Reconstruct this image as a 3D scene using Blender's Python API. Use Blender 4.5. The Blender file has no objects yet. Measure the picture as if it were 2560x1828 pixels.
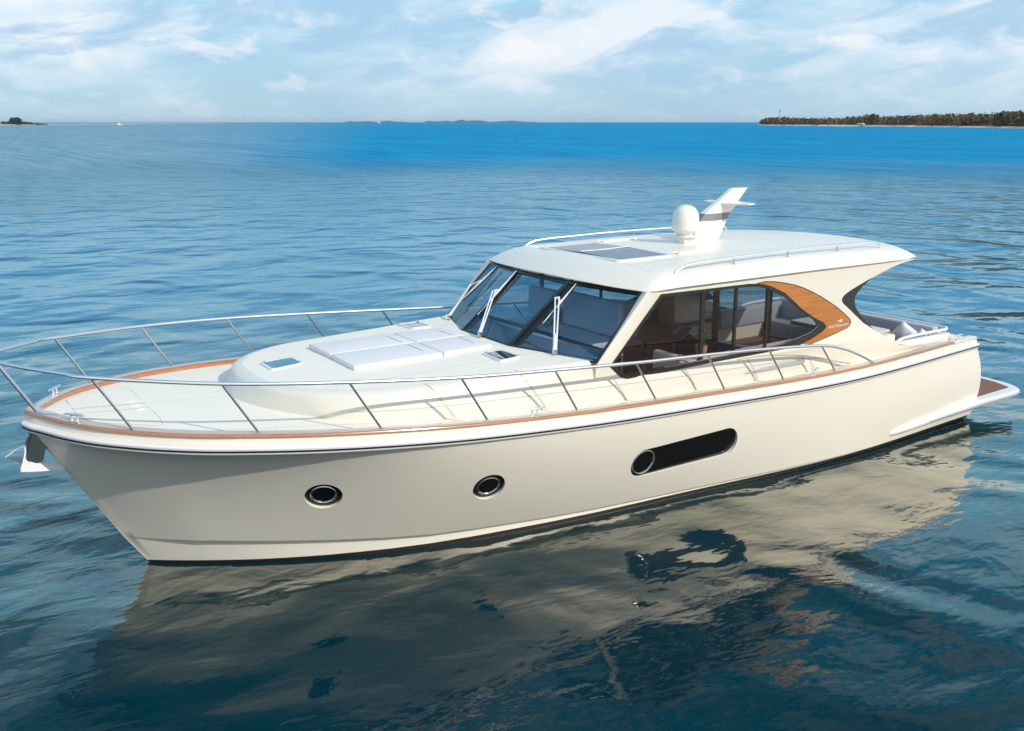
import bpy, bmesh, math, random
import numpy as np
from mathutils import Vector, Matrix
from mathutils.bvhtree import BVHTree
from mathutils.geometry import tessellate_polygon
random.seed(7); rng = np.random.default_rng(7)
S = bpy.context.scene; COL = S.collection; R = math.radians

# ---------------------------------------------------------------- camera
cam = bpy.data.cameras.new('camera'); camo = bpy.data.objects.new('camera', cam); COL.objects.link(camo)
cam.sensor_fit = 'HORIZONTAL'; cam.sensor_width = 36.0; cam.lens = 36.0 * 2380.5 / 2560.0
cam.clip_start = 0.1; cam.clip_end = 120000
camo.location = (-1.25646, -13.8181, 6.3382)
camo.rotation_euler = (R(90 - 14.350), 0, R(-33.335))
S.camera = camo
# ---------------------------------------------------------------- world and sun
SUN_AZ, SUN_EL = R(163.0), R(33.0)          # azimuth clockwise from +Y
sund = Vector((math.sin(SUN_AZ)*math.cos(SUN_EL), math.cos(SUN_AZ)*math.cos(SUN_EL), math.sin(SUN_EL)))
sl = bpy.data.lights.new('sun', 'SUN'); sl.energy = 3.0; sl.angle = R(0.5); sl.color = (1.0, 0.93, 0.82)
so = bpy.data.objects.new('sun', sl); COL.objects.link(so); so.rotation_euler = sund.to_track_quat('Z', 'Y').to_euler()
W = bpy.data.worlds.new('World'); S.world = W; W.use_nodes = True
def world():
    nt = W.node_tree; nt.nodes.clear(); n = nt.nodes; L = nt.links.new
    def nd(t, **k):
        x = n.new(t)
        for a, b in k.items(): setattr(x, a, b)
        return x
    def mth(op, a, b=None, c=None, clamp=False):
        x = nd('ShaderNodeMath', operation=op, use_clamp=clamp)
        for i, v in enumerate((a, b, c)):
            if v is None: continue
            if isinstance(v, (int, float)): x.inputs[i].default_value = v
            else: L(v, x.inputs[i])
        return x.outputs[0]
    def mix(f, a, b):
        x = nd('ShaderNodeMix', data_type='RGBA')
        for sck, v in ((x.inputs[0], f), (x.inputs[6], a), (x.inputs[7], b)):
            if isinstance(v, (int, float)): sck.default_value = v
            elif isinstance(v, tuple): sck.default_value = (*v, 1)
            else: L(v, sck)
        return x.outputs[2]
    def ramp(v, pts):
        x = nd('ShaderNodeValToRGB'); e = x.color_ramp.elements
        while len(e) < len(pts): e.new(0.5)
        for q, (p, c) in zip(e, pts): q.position = p; q.color = (*c, 1) if len(c) == 3 else c
        L(v, x.inputs[0]); return x.outputs[0]
    sky = nd('ShaderNodeTexSky', sky_type='NISHITA', sun_disc=False, sun_elevation=SUN_EL, sun_rotation=SUN_AZ, air_density=1.0, dust_density=0.6, ozone_density=2.0)
    sk = nd('ShaderNodeVectorMath', operation='SCALE'); L(sky.outputs[0], sk.inputs[0]); sk.inputs[3].default_value = 0.09
    tc = nd('ShaderNodeTexCoord'); sep = nd('ShaderNodeSeparateXYZ'); L(tc.outputs['Generated'], sep.inputs[0])
    z = mth('MAXIMUM', sep.outputs[2], 0.0)
    az = mth('ARCTAN2', sep.outputs[0], sep.outputs[1])
    # blue of the air, elevation wise
    air = ramp(z, [(0.0, (0.38, 0.61, 0.78)), (0.04, (0.35, 0.60, 0.79)), (0.13, (0.36, 0.66, 0.87)), (0.26, (0.06, 0.48, 0.84)), (0.45, (0.0, 0.36, 0.74)), (0.8, (0.0, 0.27, 0.54))])
    base = mix(0.80, sk.outputs[0], air)
    def cvec(sx, sz, off=0.0, shear=0.0):
        c = nd('ShaderNodeCombineXYZ'); L(mth('MULTIPLY', mth('ADD', az, mth('MULTIPLY', z, shear)), sx), c.inputs[0]); L(mth('MULTIPLY', z, sz), c.inputs[1]); c.inputs[2].default_value = off
        return c.outputs[0]
    def noise(vec, sc, det, rough=0.55, dist=0.0):
        x = nd('ShaderNodeTexNoise'); L(vec, x.inputs['Vector']); x.inputs['Scale'].default_value = sc
        x.inputs['Detail'].default_value = det; x.inputs['Roughness'].default_value = rough; x.inputs['Distortion'].default_value = dist
        return x.outputs[0]
    # broad thin veil, then brighter heaps, then grey-blue undersides
    veil = noise(cvec(3.2, 12.0, 1.3, 2.0), 1.0, 5, 0.5, 0.5)
    veil = ramp(veil, [(0.38, (0, 0, 0)), (0.62, (1, 1, 1))])
    n2 = noise(cvec(6.0, 17.0, 4.1, -1.0), 1.0, 9, 0.56, 0.5)
    heap = ramp(n2, [(0.46, (0, 0, 0)), (0.62, (1, 1, 1))])
    n3 = noise(cvec(10.0, 27.0, 9.7, -1.5), 1.0, 8, 0.6, 0.6)
    shade = ramp(n3, [(0.49, (0, 0, 0)), (0.61, (1, 1, 1))])
    up = ramp(z, [(0.0, (0.25,)*3), (0.03, (0.55,)*3), (0.075, (1,)*3), (0.14, (0.85,)*3), (0.22, (0.22,)*3), (0.36, (0.42,)*3)])
    c = mix(mth('MULTIPLY', mth('MULTIPLY', veil, up), 0.80), base, (0.68, 0.79, 0.89))
    c = mix(mth('MULTIPLY', mth('MULTIPLY', heap, up), 0.72), c, (0.88, 0.88, 0.91))
    n4 = noise(cvec(17.0, 36.0, 2.2, 0.5), 1.0, 8, 0.55, 0.3)
    puff = ramp(n4, [(0.56, (0, 0, 0)), (0.66, (1, 1, 1))])
    c = mix(mth('MULTIPLY', mth('MULTIPLY', shade, up), 0.85), c, (0.36, 0.56, 0.76))
    c = mix(mth('MULTIPLY', mth('MULTIPLY', puff, up), 0.5), c, (0.92, 0.89, 0.90))
    back = nd('ShaderNodeMapRange', interpolation_type='SMOOTHSTEP'); L(sep.outputs[1], back.inputs[0]); back.inputs[1].default_value = 0.15; back.inputs[2].default_value = -0.55  # unseen warm white cloud added behind the camera to fill hull and deck
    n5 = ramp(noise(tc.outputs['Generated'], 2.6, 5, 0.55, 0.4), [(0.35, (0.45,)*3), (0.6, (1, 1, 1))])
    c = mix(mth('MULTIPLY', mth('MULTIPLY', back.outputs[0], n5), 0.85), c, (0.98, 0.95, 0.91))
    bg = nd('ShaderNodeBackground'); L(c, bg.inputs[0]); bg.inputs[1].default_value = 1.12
    out = nd('ShaderNodeOutputWorld'); L(bg.outputs[0], out.inputs[0])
world()
S.view_settings.view_transform = 'Standard'; S.view_settings.look = 'None'
S.view_settings.exposure = 0.0; S.view_settings.gamma = 1.0
S.render.engine = 'CYCLES'; S.cycles.max_bounces = 10; S.cycles.transparent_max_bounces = 24; S.cycles.sample_clamp_indirect = 6
S.cycles.caustics_reflective = False; S.cycles.caustics_refractive = False

# ---------------------------------------------------------------- the boat lies a little heeled and trimmed
ROT = Matrix(((0.99999475, 0.0000234, -0.0032405), (0, 0.99997393, 0.00722012), (0.00324059, -0.00722009, 0.99996868)))
PIV = Vector((9, 0, 0))
BM = Matrix.Translation(PIV) @ ROT.to_4x4() @ Matrix.Translation(-PIV)

# ---------------------------------------------------------------- materials
MATS = {}
def mat(name, color=(0.8, 0.8, 0.8), rough=0.5, metal=0.0, coat=0.0, spec=0.5, ior=1.5, fn=None, var=0.0, vscale=3.0, bump=0.0, bscale=40.0):
    if name in MATS: return MATS[name]
    m = bpy.data.materials.new(name); m.use_nodes = True; nt = m.node_tree; b = nt.nodes['Principled BSDF']
    b.inputs['Base Color'].default_value = (*color, 1); b.inputs['Roughness'].default_value = rough; b.inputs['Metallic'].default_value = metal
    b.inputs['Coat Weight'].default_value = coat; b.inputs['Coat Roughness'].default_value = 0.04; b.inputs['Specular IOR Level'].default_value = spec; b.inputs['IOR'].default_value = ior
    L = nt.links.new
    tc = nt.nodes.new('ShaderNodeTexCoord')
    if var > 0:
        nz = nt.nodes.new('ShaderNodeTexNoise'); nz.inputs['Scale'].default_value = vscale; nz.inputs['Detail'].default_value = 5; L(tc.outputs['Object'], nz.inputs['Vector'])
        mx = nt.nodes.new('ShaderNodeMix'); mx.data_type = 'RGBA'
        mx.inputs[6].default_value = (*[c*(1-var) for c in color], 1); mx.inputs[7].default_value = (*[min(1, c*(1+var)) for c in color], 1)
        L(nz.outputs[0], mx.inputs[0]); L(mx.outputs[2], b.inputs['Base Color'])
    if bump > 0:
        nz = nt.nodes.new('ShaderNodeTexNoise'); nz.inputs['Scale'].default_value = bscale; nz.inputs['Detail'].default_value = 4; L(tc.outputs['Object'], nz.inputs['Vector'])
        bp = nt.nodes.new('ShaderNodeBump'); bp.inputs['Strength'].default_value = bump; bp.inputs['Distance'].default_value = 0.01; L(nz.outputs[0], bp.inputs['Height']); L(bp.outputs[0], b.inputs['Normal'])
    if fn: fn(nt, b, tc)
    MATS[name] = m; return m
def nmath(nt, op, a, b=None, clamp=False):
    x = nt.nodes.new('ShaderNodeMath'); x.operation = op; x.use_clamp = clamp
    for i, v in enumerate((a, b)):
        if v is None: continue
        if isinstance(v, (int, float)): x.inputs[i].default_value = v
        else: nt.links.new(v, x.inputs[i])
    return x.outputs[0]
def seams(kind):
    """moulded seams / joints: where the distance to a joint line is small the surface is a little darker"""
    def f(nt, b, tc):
        L = nt.links.new
        sp = nt.nodes.new('ShaderNodeSeparateXYZ'); L(tc.outputs['Object'], sp.inputs[0]); x, y, z = sp.outputs; x = nmath(nt, 'ADD', x, 9.0)
        def line(v, period, off, w):
            q = nmath(nt, 'FRACT', nmath(nt, 'DIVIDE', nmath(nt, 'ADD', v, -off + period*0.5), period))
            d = nmath(nt, 'MULTIPLY', nmath(nt, 'ABSOLUTE', nmath(nt, 'SUBTRACT', q, 0.5)), period)
            return nmath(nt, 'LESS_THAN', d, w)
        def one(v, at, w): return nmath(nt, 'LESS_THAN', nmath(nt, 'ABSOLUTE', nmath(nt, 'SUBTRACT', v, at)), w)
        if kind == 'side':
            xs = nmath(nt, 'ADD', x, nmath(nt, 'MULTIPLY', z, 0.62))
            m = nmath(nt, 'MULTIPLY', line(xs, 1.49, 9.67, 0.020), nmath(nt, 'GREATER_THAN', x, 4.7))
            g = nmath(nt, 'ADD', z, nmath(nt, 'MULTIPLY', x, 0.038))
            m = nmath(nt, 'MAXIMUM', m, nmath(nt, 'MULTIPLY', one(g, 2.53, 0.008), nmath(nt, 'GREATER_THAN', x, 3.9)))
            dark = 0.74
        elif kind == 'deck':
            m = nmath(nt, 'MAXIMUM', nmath(nt, 'MULTIPLY', line(x, 1.49, 8.60, 0.007), nmath(nt, 'GREATER_THAN', x, 4.3)), one(y, -0.02, 0.006))
            m = nmath(nt, 'MAXIMUM', m, one(nmath(nt, 'SUBTRACT', nmath(nt, 'ABSOLUTE', y), nmath(nt, 'MULTIPLY', x, 0.2)), 1.25, 0.007))
            dark = 0.72
        elif kind == 'top':
            m = nmath(nt, 'MAXIMUM', one(nmath(nt, 'ABSOLUTE', y), 1.40, 0.006), one(y, 0.03, 0.005))
            dark = 0.72
        elif kind == 'roof':
            m = nmath(nt, 'MAXIMUM', one(nmath(nt, 'ABSOLUTE', y), 0.52, 0.010), one(nmath(nt, 'ABSOLUTE', y), 1.42, 0.016))
            m = nmath(nt, 'MULTIPLY', m, nmath(nt, 'GREATER_THAN', x, 9.33))
            m = nmath(nt, 'MAXIMUM', m, nmath(nt, 'MULTIPLY', one(x, 9.33, 0.008), nmath(nt, 'LESS_THAN', nmath(nt, 'ABSOLUTE', y), 2.0)))
            dark = 0.78
        c = b.inputs['Base Color']
        base = nt.nodes.new('ShaderNodeMix'); base.data_type = 'RGBA'; col = tuple(c.default_value)[:3]
        base.inputs[6].default_value = (*col, 1); base.inputs[7].default_value = (col[0]*dark, col[1]*dark*0.97, col[2]*dark*0.90, 1)
        L(m, base.inputs[0]); L(base.outputs[2], c)
        bp = nt.nodes.new('ShaderNodeBump'); bp.inputs['Strength'].default_value = 0.5; bp.inputs['Distance'].default_value = 0.006; bp.invert = True
        L(m, bp.inputs['Height']); L(bp.outputs[0], b.inputs['Normal'])
    return f
def wood(scale, c1, c2, axis='X'):
    def f(nt, b, tc):
        L = nt.links.new; mp = nt.nodes.new('ShaderNodeMapping'); L(tc.outputs['Object'], mp.inputs[0])
        mp.inputs['Scale'].default_value = (0.6, 9, 14) if axis == 'X' else (14, 0.6, 14)
        nz = nt.nodes.new('ShaderNodeTexNoise'); nz.inputs['Scale'].default_value = scale; nz.inputs['Detail'].default_value = 8; nz.inputs['Roughness'].default_value = 0.65; L(mp.outputs[0], nz.inputs['Vector'])
        rp = nt.nodes.new('ShaderNodeValToRGB'); e = rp.color_ramp.elements; e[0].position = 0.3; e[0].color = (*c1, 1); e[1].position = 0.7; e[1].color = (*c2, 1)
        L(nz.outputs[0], rp.inputs[0]); L(rp.outputs[0], b.inputs['Base Color'])
    return f
def planks(nt, b, tc):
    L = nt.links.new; sp = nt.nodes.new('ShaderNodeSeparateXYZ'); L(tc.outputs['Object'], sp.inputs[0])
    q = nmath(nt, 'FRACT', nmath(nt, 'DIVIDE', sp.outputs[1], 0.085))
    m = nmath(nt, 'LESS_THAN', q, 0.14)
    nz = nt.nodes.new('ShaderNodeTexNoise'); nz.inputs['Scale'].default_value = 6; L(tc.outputs['Object'], nz.inputs['Vector'])
    rp = nt.nodes.new('ShaderNodeValToRGB'); e = rp.color_ramp.elements; e[0].color = (0.20, 0.085, 0.045, 1); e[1].color = (0.30, 0.14, 0.08, 1); L(nz.outputs[0], rp.inputs[0])
    mx = nt.nodes.new('ShaderNodeMix'); mx.data_type = 'RGBA'; L(m, mx.inputs[0]); L(rp.outputs[0], mx.inputs[6]); mx.inputs[7].default_value = (0.02, 0.012, 0.01, 1); L(mx.outputs[2], b.inputs['Base Color'])
def glass(name, tint, refl=1.0, rough=0.0):
    if name in MATS: return MATS[name]
    m = bpy.data.materials.new(name); m.use_nodes = True; nt = m.node_tree; nt.nodes.clear(); L = nt.links.new
    t = nt.nodes.new('ShaderNodeBsdfTransparent'); t.inputs[0].default_value = (*tint, 1)
    g = nt.nodes.new('ShaderNodeBsdfGlossy'); g.inputs['Roughness'].default_value = rough; g.inputs[0].default_value = (0.9*refl, 0.95*refl, refl, 1)
    lw = nt.nodes.new('ShaderNodeLayerWeight'); lw.inputs[0].default_value = 0.5
    f = nmath(nt, 'ADD', nmath(nt, 'MULTIPLY', nmath(nt, 'POWER', lw.outputs['Facing'], 4.0), 0.8), 0.045, True)
    mx = nt.nodes.new('ShaderNodeMixShader'); L(f, mx.inputs[0]); L(t.outputs[0], mx.inputs[1]); L(g.outputs[0], mx.inputs[2])
    o = nt.nodes.new('ShaderNodeOutputMaterial'); L(mx.outputs[0], o.inputs[0]); MATS[name] = m; return m
cream = mat('cream_gelcoat', (0.80, 0.76, 0.665), 0.32, coat=0.2, var=0.015, vscale=0.7)
cream_side = mat('cream_side_moulding', (0.73, 0.71, 0.64), 0.35, fn=seams('side'))
deckm = mat('pale_nonskid_deck', (0.86, 0.81, 0.715), 0.6, fn=seams('deck'))
topm = mat('pale_coachroof_deck', (0.86, 0.81, 0.715), 0.55, fn=seams('top'))
roofm = mat('roof_gelcoat', (0.84, 0.79, 0.70), 0.35, coat=0.15, fn=seams('roof'))
white = mat('white_gelcoat', (0.82, 0.80, 0.75), 0.25, coat=0.4)
rubw = mat('white_rub_rail', (0.76, 0.76, 0.78), 0.25)
black = mat('black_trim', (0.012, 0.011, 0.012), 0.25)
stripe = mat('dark_boot_stripe', (0.006, 0.003, 0.003), 0.7)
teak = mat('varnished_teak', (0.45, 0.16, 0.05), 0.35, coat=1.0, fn=wood(2.5, (0.30, 0.10, 0.03), (0.50, 0.19, 0.06)))
teak.node_tree.nodes['Principled BSDF'].inputs['Coat IOR'].default_value = 2.1; teak.node_tree.nodes['Principled BSDF'].inputs['Coat Roughness'].default_value = 0.12
teak2 = mat('teak_veneer', (0.5, 0.2, 0.05), 0.4, coat=0.3, fn=wood(2.0, (0.36, 0.115, 0.022), (0.60, 0.235, 0.055)))
darkwood = mat('dark_walnut', (0.1, 0.035, 0.015), 0.4, coat=0.3, fn=wood(2.0, (0.26, 0.085, 0.035), (0.42, 0.15, 0.065)))
teakdeck = mat('teak_planking', (0.25, 0.1, 0.06), 0.6, fn=planks)
chrome = mat('polished_steel', (0.93, 0.93, 0.94), 0.3, metal=1.0)
steel = mat('brushed_steel', (0.55, 0.57, 0.60), 0.22, metal=1.0)
dsteel = mat('dark_mirror_steel', (0.10, 0.14, 0.17), 0.1, metal=1.0)
cush = mat('white_cushion_vinyl', (0.74, 0.73, 0.75), 0.6, bump=0.25, bscale=25)
seatg = mat('grey_seat_vinyl', (0.82, 0.80, 0.80), 0.55, bump=0.2, bscale=20)
creamwall = mat('tan_interior_lining', (0.62, 0.48, 0.30), 0.7)
greydash = mat('grey_dashboard', (0.30, 0.30, 0.31), 0.6)
darkin = mat('dark_interior', (0.05, 0.045, 0.045), 0.6)
whitem = mat('white_metal', (0.80, 0.81, 0.85), 0.3)
rubber = mat('black_rubber', (0.02, 0.02, 0.022), 0.5)
charcoal = mat('charcoal_panel', (0.022, 0.028, 0.03), 0.45)
winglass = glass('windscreen_glass', (0.70, 0.83, 0.92), 0.6)
sideglass = glass('side_window_glass', (0.93, 0.89, 0.86), 0.45)
doorglass = glass('door_glass', (0.75, 0.78, 0.8), 1.0)
hatchglass = mat('smoked_hatch_glass', (0.03, 0.06, 0.09), 0.03, coat=1.0, spec=1.0, ior=1.9)
solarglass = mat('smoked_sunroof_glass', (0.07, 0.10, 0.15), 0.12, spec=0.4, ior=1.4)
portglass = mat('dark_hull_glass', (0.008, 0.006, 0.006), 0.06, spec=0.6)
leafm = mat('green_leaves', (0.055, 0.16, 0.035), 0.5, var=0.4, vscale=30)
potm = mat('wicker_basket', (0.45, 0.30, 0.18), 0.8, bump=0.8, bscale=90)

# ---------------------------------------------------------------- mesh builder
class MB:
    def __init__(s): s.v = []; s.f = []; s.m = []
    def add(s, vs, fs, mi=0):
        o = len(s.v); s.v += [tuple(map(float, p)) for p in vs]; s.f += [tuple(i + o for i in f) for f in fs]; s.m += [mi]*len(fs); return s
    def grid(s, rows, closed_u=False, closed_v=False, mi=0, flip=False):
        nr = len(rows); nc = len(rows[0]); vs = [p for r in rows for p in r]; fs = []
        for i in range(nr if closed_u else nr-1):
            for j in range(nc if closed_v else nc-1):
                a = i*nc+j; b = i*nc+(j+1) % nc; c = ((i+1) % nr)*nc+(j+1) % nc; d = ((i+1) % nr)*nc+j
                fs.append((d, c, b, a) if flip else (a, b, c, d))
        return s.add(vs, fs, mi)
    def box(s, a, b, mi=0):
        (x0, y0, z0), (x1, y1, z1) = a, b
        return s.add([(x0,y0,z0),(x1,y0,z0),(x1,y1,z0),(x0,y1,z0),(x0,y0,z1),(x1,y0,z1),(x1,y1,z1),(x0,y1,z1)],
                     [(0,3,2,1),(4,5,6,7),(0,1,5,4),(1,2,6,5),(2,3,7,6),(3,0,4,7)], mi)
    def tube(s, pts, r, n=10, cap=True, closed=False, mi=0):
        P = [Vector(p) for p in pts]; rr = r if isinstance(r, (list, tuple)) else [r]*len(P)
        rows = []; up = None
        for i, p in enumerate(P):
            a = P[(i-1) % len(P)] if (closed or i) else p; b = P[(i+1) % len(P)] if (closed or i < len(P)-1) else p
            t = (b-a).normalized()
            if up is None: up = Vector((0, 0, 1)) if abs(t.z) < 0.9 else Vector((1, 0, 0))
            u = (up - t*up.dot(t)).normalized(); w = t.cross(u); up = u
            rows.append([tuple(p + (u*math.cos(k*2*math.pi/n) + w*math.sin(k*2*math.pi/n))*rr[i]) for k in range(n)])
        s.grid(rows, closed_u=closed, closed_v=True, mi=mi, flip=True)
        if cap and not closed:
            o = len(s.v) - len(rows)*n
            s.f.append(tuple(o + k for k in range(n))); s.m.append(mi)
            s.f.append(tuple(o + (len(rows)-1)*n + n-1-k for k in range(n))); s.m.append(mi)
        return s
    def lathe(s, prof, c, n=32, mi=0):
        rows = [[(c[0]+r*math.cos(2*math.pi*k/n), c[1]+r*math.sin(2*math.pi*k/n), c[2]+z) for k in range(n)] for r, z in prof]
        return s.grid(rows, closed_v=True, mi=mi)
    def slab(s, outer, holes, fn, d0, d1, mi=0):
        """polygon (2D, optional holes) extruded from depth d0 to d1; fn(u, v, d) gives the 3D point"""
        loops = [outer] + list(holes); flat = [p for l in loops for p in l]
        tris = tessellate_polygon([[Vector((p[0], p[1], 0)) for p in l] for l in loops])
        n = len(flat); vs = [fn(p[0], p[1], d0) for p in flat] + [fn(p[0], p[1], d1) for p in flat]
        fs = [tuple(t) for t in tris] + [tuple(n + i for i in reversed(t)) for t in tris]; o = 0
        for l in loops:
            k = len(l)
            for i in range(k):
                a = o + i; b = o + (i+1) % k; fs.append((a, b, n+b, n+a))
            o += k
        return s.add(vs, fs, mi)
    def build(s, name, mats, parent=None, loc=None, sharp=35, label=None, bevel=0, seg=3):
        me = bpy.data.meshes.new(name); off = Vector(loc) if loc is not None else (Vector(parent['_loc']) if parent is not None and '_loc' in parent else Vector((0, 0, 0)))
        me.from_pydata([tuple(Vector(p) - off) for p in s.v], [], s.f); mats = mats if isinstance(mats, (list, tuple)) else [mats]
        for m_ in mats: me.materials.append(m_)
        me.polygons.foreach_set('material_index', s.m); me.validate()
        bm = bmesh.new(); bm.from_mesh(me); bmesh.ops.remove_doubles(bm, verts=bm.verts, dist=1e-5); bmesh.ops.recalc_face_normals(bm, faces=bm.faces)
        if bevel: 
            es = [e for e in bm.edges if len(e.link_faces) == 2 and e.calc_face_angle(0) > R(30)]
            bmesh.ops.bevel(bm, geom=es, offset=bevel, segments=seg, affect='EDGES', profile=0.5)
        bm.to_mesh(me); bm.free()
        me.polygons.foreach_set('use_smooth', [True]*len(me.polygons)); me.set_sharp_from_angle(angle=R(sharp))
        o = bpy.data.objects.new(name, me); COL.objects.link(o)
        if parent is not None:
            o.parent = parent; o['_loc'] = tuple(off)
        if label: o['label'] = label
        return o
def thing(name, label, cat, loc, group=None, boat=True):
    o = bpy.data.objects.new(name, None); COL.objects.link(o); o.empty_display_size = 0.3
    o.matrix_world = (BM if boat else Matrix.Identity(4)) @ Matrix.Translation(Vector(loc))
    o['label'] = label; o['category'] = cat; o['_loc'] = tuple(map(float, loc))
    if group: o['group'] = group
    return o
def solo(mb, name, label, cat, loc, mats, group=None, boat=True, **k):
    o = mb.build(name, mats, None, loc=loc, **k); o.matrix_world = (BM if boat else Matrix.Identity(4)) @ Matrix.Translation(Vector(loc))
    o['label'] = label; o['category'] = cat
    if group: o['group'] = group
    return o
def herm(xs, ks, vs):
    ks = np.array(ks, float); vs = np.array(vs, float); x = np.atleast_1d(np.array(xs, float))
    m = np.gradient(vs, ks); i = np.clip(np.searchsorted(ks, x)-1, 0, len(ks)-2); h = ks[i+1]-ks[i]; t = np.clip((x-ks[i])/h, 0, 1)
    r = (2*t**3-3*t**2+1)*vs[i]+(t**3-2*t**2+t)*h*m[i]+(-2*t**3+3*t**2)*vs[i+1]+(t**3-t**2)*h*m[i+1]
    return r if np.ndim(xs) else float(r[0])
def lin(x, ks, vs): return float(np.interp(x, ks, vs))
def smooth_path(pts, n=8):
    """Catmull-Rom through the points"""
    P = [np.array(p, float) for p in pts]; P = [2*P[0]-P[1]] + P + [2*P[-1]-P[-2]]; out = []
    for i in range(1, len(P)-2):
        for k in range(n):
            t = k/n; a, b, c, d = P[i-1:i+3]
            out.append(0.5*((2*b)+(-a+c)*t+(2*a-5*b+4*c-d)*t*t+(-a+3*b-3*c+d)*t**3))
    out.append(P[-2]); return [tuple(p) for p in out]
def round_poly(pts, r, n=5):
    out = []; k = len(pts)
    for i in range(k):
        p = np.array(pts[i], float); a = np.array(pts[i-1], float)-p; b = np.array(pts[(i+1) % k], float)-p
        la, lb = np.linalg.norm(a), np.linalg.norm(b); q = min(r, la*0.45, lb*0.45); A = p+a/la*q; B = p+b/lb*q
        for j in range(n+1):
            t = j/n; out.append(tuple((1-t)**2*A+2*t*(1-t)*p+t*t*B))
    return out

# ---------------------------------------------------------------- hull lines (x aft from the bow tip, y to starboard, z up from the water)
KX = [0, 1, 2.5, 4.5, 7, 10, 13.5, 18]
KZ = [2.3975, 2.3124, 2.2047, 2.0499, 1.8731, 1.7185, 1.6071, 1.6435]
KBX = [0, 0.05, 0.14, 0.35, 0.62, 1, 1.7, 2.5, 4.5, 7, 10, 13.5, 18]
KB = [0, 0.16, 0.32, 0.70, 1.07, 1.43, 1.92, 2.272, 2.748, 2.9104, 2.9104, 2.9072, 2.6932]
KW = [-1.31605, -0.33374, 0.74932, 1.66974, 2.20833, 2.51714, 2.79271, 2.58815]
def BB(x): return herm(x, KBX, KB)
def ZZ(x): return herm(x, KX, KZ)
def WW(x): return max(0.0, herm(x, KX, KW))
XS = [0, .02, .05, .09, .14, .2, .27, .35, .45, .58, .72, .88, 1.05, 1.25, 1.5, 1.8, 2.15, 2.5, 2.9, 3.4, 3.9, 4.5, 5.1, 5.8, 6.5, 7.2, 8, 8.8, 9.6, 10.4, 11.2, 12, 12.8, 13.6, 14.4, 15.2, 16, 16.6, 17.1, 17.5, 17.8, 18]
def stem(z): return lin(z, [-0.7, 0, .508, 2.40, 3], [1.95, 1.397, 1.069, 0, 0])
def zch(X): return lin(X, [0, 1.5, 3, 5, 7.5, 10, 14, 18], [.508, .47, .38, .26, .19, .15, .10, .08])
def station(X):
    """rows of one side from cap inner edge down to the keel"""
    b = BB(X); z0 = ZZ(X); s = max(0.0, 1-X/5.0)**1.3; zc = zch(X); xw = X + s*stem(0); w = WW(xw)
    f = min(1.0, X/1.2); yc = w + (0.05+0.10*(zc/.5))*f; step = 0.11*f*(1 if X < 9 else max(0.3, 1-(X-9)/6))
    e = lin(X, [0, 1.5, 3, 4.5, 6, 10, 18], [0.52, 0.58, 0.78, 1.05, 1.4, 1.9, 2.3]); tum = 0.07*min(1, max(0, (X-12)/5))
    aft = max(0.0, (X-16.5)/1.5)
    def xx(z): return X + s*stem(z) + aft*(0.22-0.20*((max(z, 0)-0.72)/0.92)**2 if aft else 0) - (0.02 if aft else 0)*aft
    rows = []
    bi = max(0.0, b-0.10)
    rows.append((xx(z0)+(0.1 if X < 0.3 else 0)*(1-X/0.3 if X < .3 else 0), bi, z0+.05)); rows.append((xx(z0)+(0.1*(1-X/0.3) if X < .3 else 0), bi, z0+.17))
    rows.append((xx(z0), max(0, b-0.03), z0+.17)); rows.append((xx(z0), max(0, b-0.005), z0+.09)); rows.append((xx(z0), b, z0))
    N = 14
    for k in range(1, N+1):
        t = k/N; z = z0+(zc-z0)*t; y = yc+(b-yc)*(1-t**e)+tum*math.sin(math.pi*t)*f
        rows.append((xx(z), max(0, y), z))
    rows.append((xx(zc-.012), max(0, yc-step), zc-.012))
    for z, g in ((min(.055, zc-.02), .96), (0, 0.93), (-.3, .8)):
        y = (yc-step)+((w if z <= 0 else w)-(yc-step))*min(1, (zc-z)/max(zc, .05)); rows.append((xx(z), max(0, y*(1 if z >= 0 else g)), z))
    rows.append((xx(-.7), 0, -.7)); return rows
def build_hull(parent):
    m = MB(); P = [station(X) for X in XS]; S_ = [[(x, -y, z) for x, y, z in r] for r in P]
    m.grid(P); m.grid(S_, flip=True)
    m.grid([[a[0], b[0]] for a, b in zip(P, S_)])            # closes the top under the deck
    m.grid([P[-1], S_[-1]])                                   # transom
    m.grid([P[0], S_[0]])
    return m.build('hull', cream, parent, sharp=30)

yacht = thing('motor_yacht', 'long cream motor yacht with teak trim lying still on blue water', 'yacht', (9, 0, 0))
hull = build_hull(yacht)
bmh = bmesh.new(); bmh.from_mesh(hull.data); HULLTREE = BVHTree.FromBMesh(bmh); bmh.free()
def hull_at(x, z):
    h = HULLTREE.ray_cast(Vector((x, -6, z)) - Vector((9, 0, 0)), Vector((0, 1, 0)))
    return h[0] + Vector((9, 0, 0)), (h[1] if h[1].y < 0 else -h[1])
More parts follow.
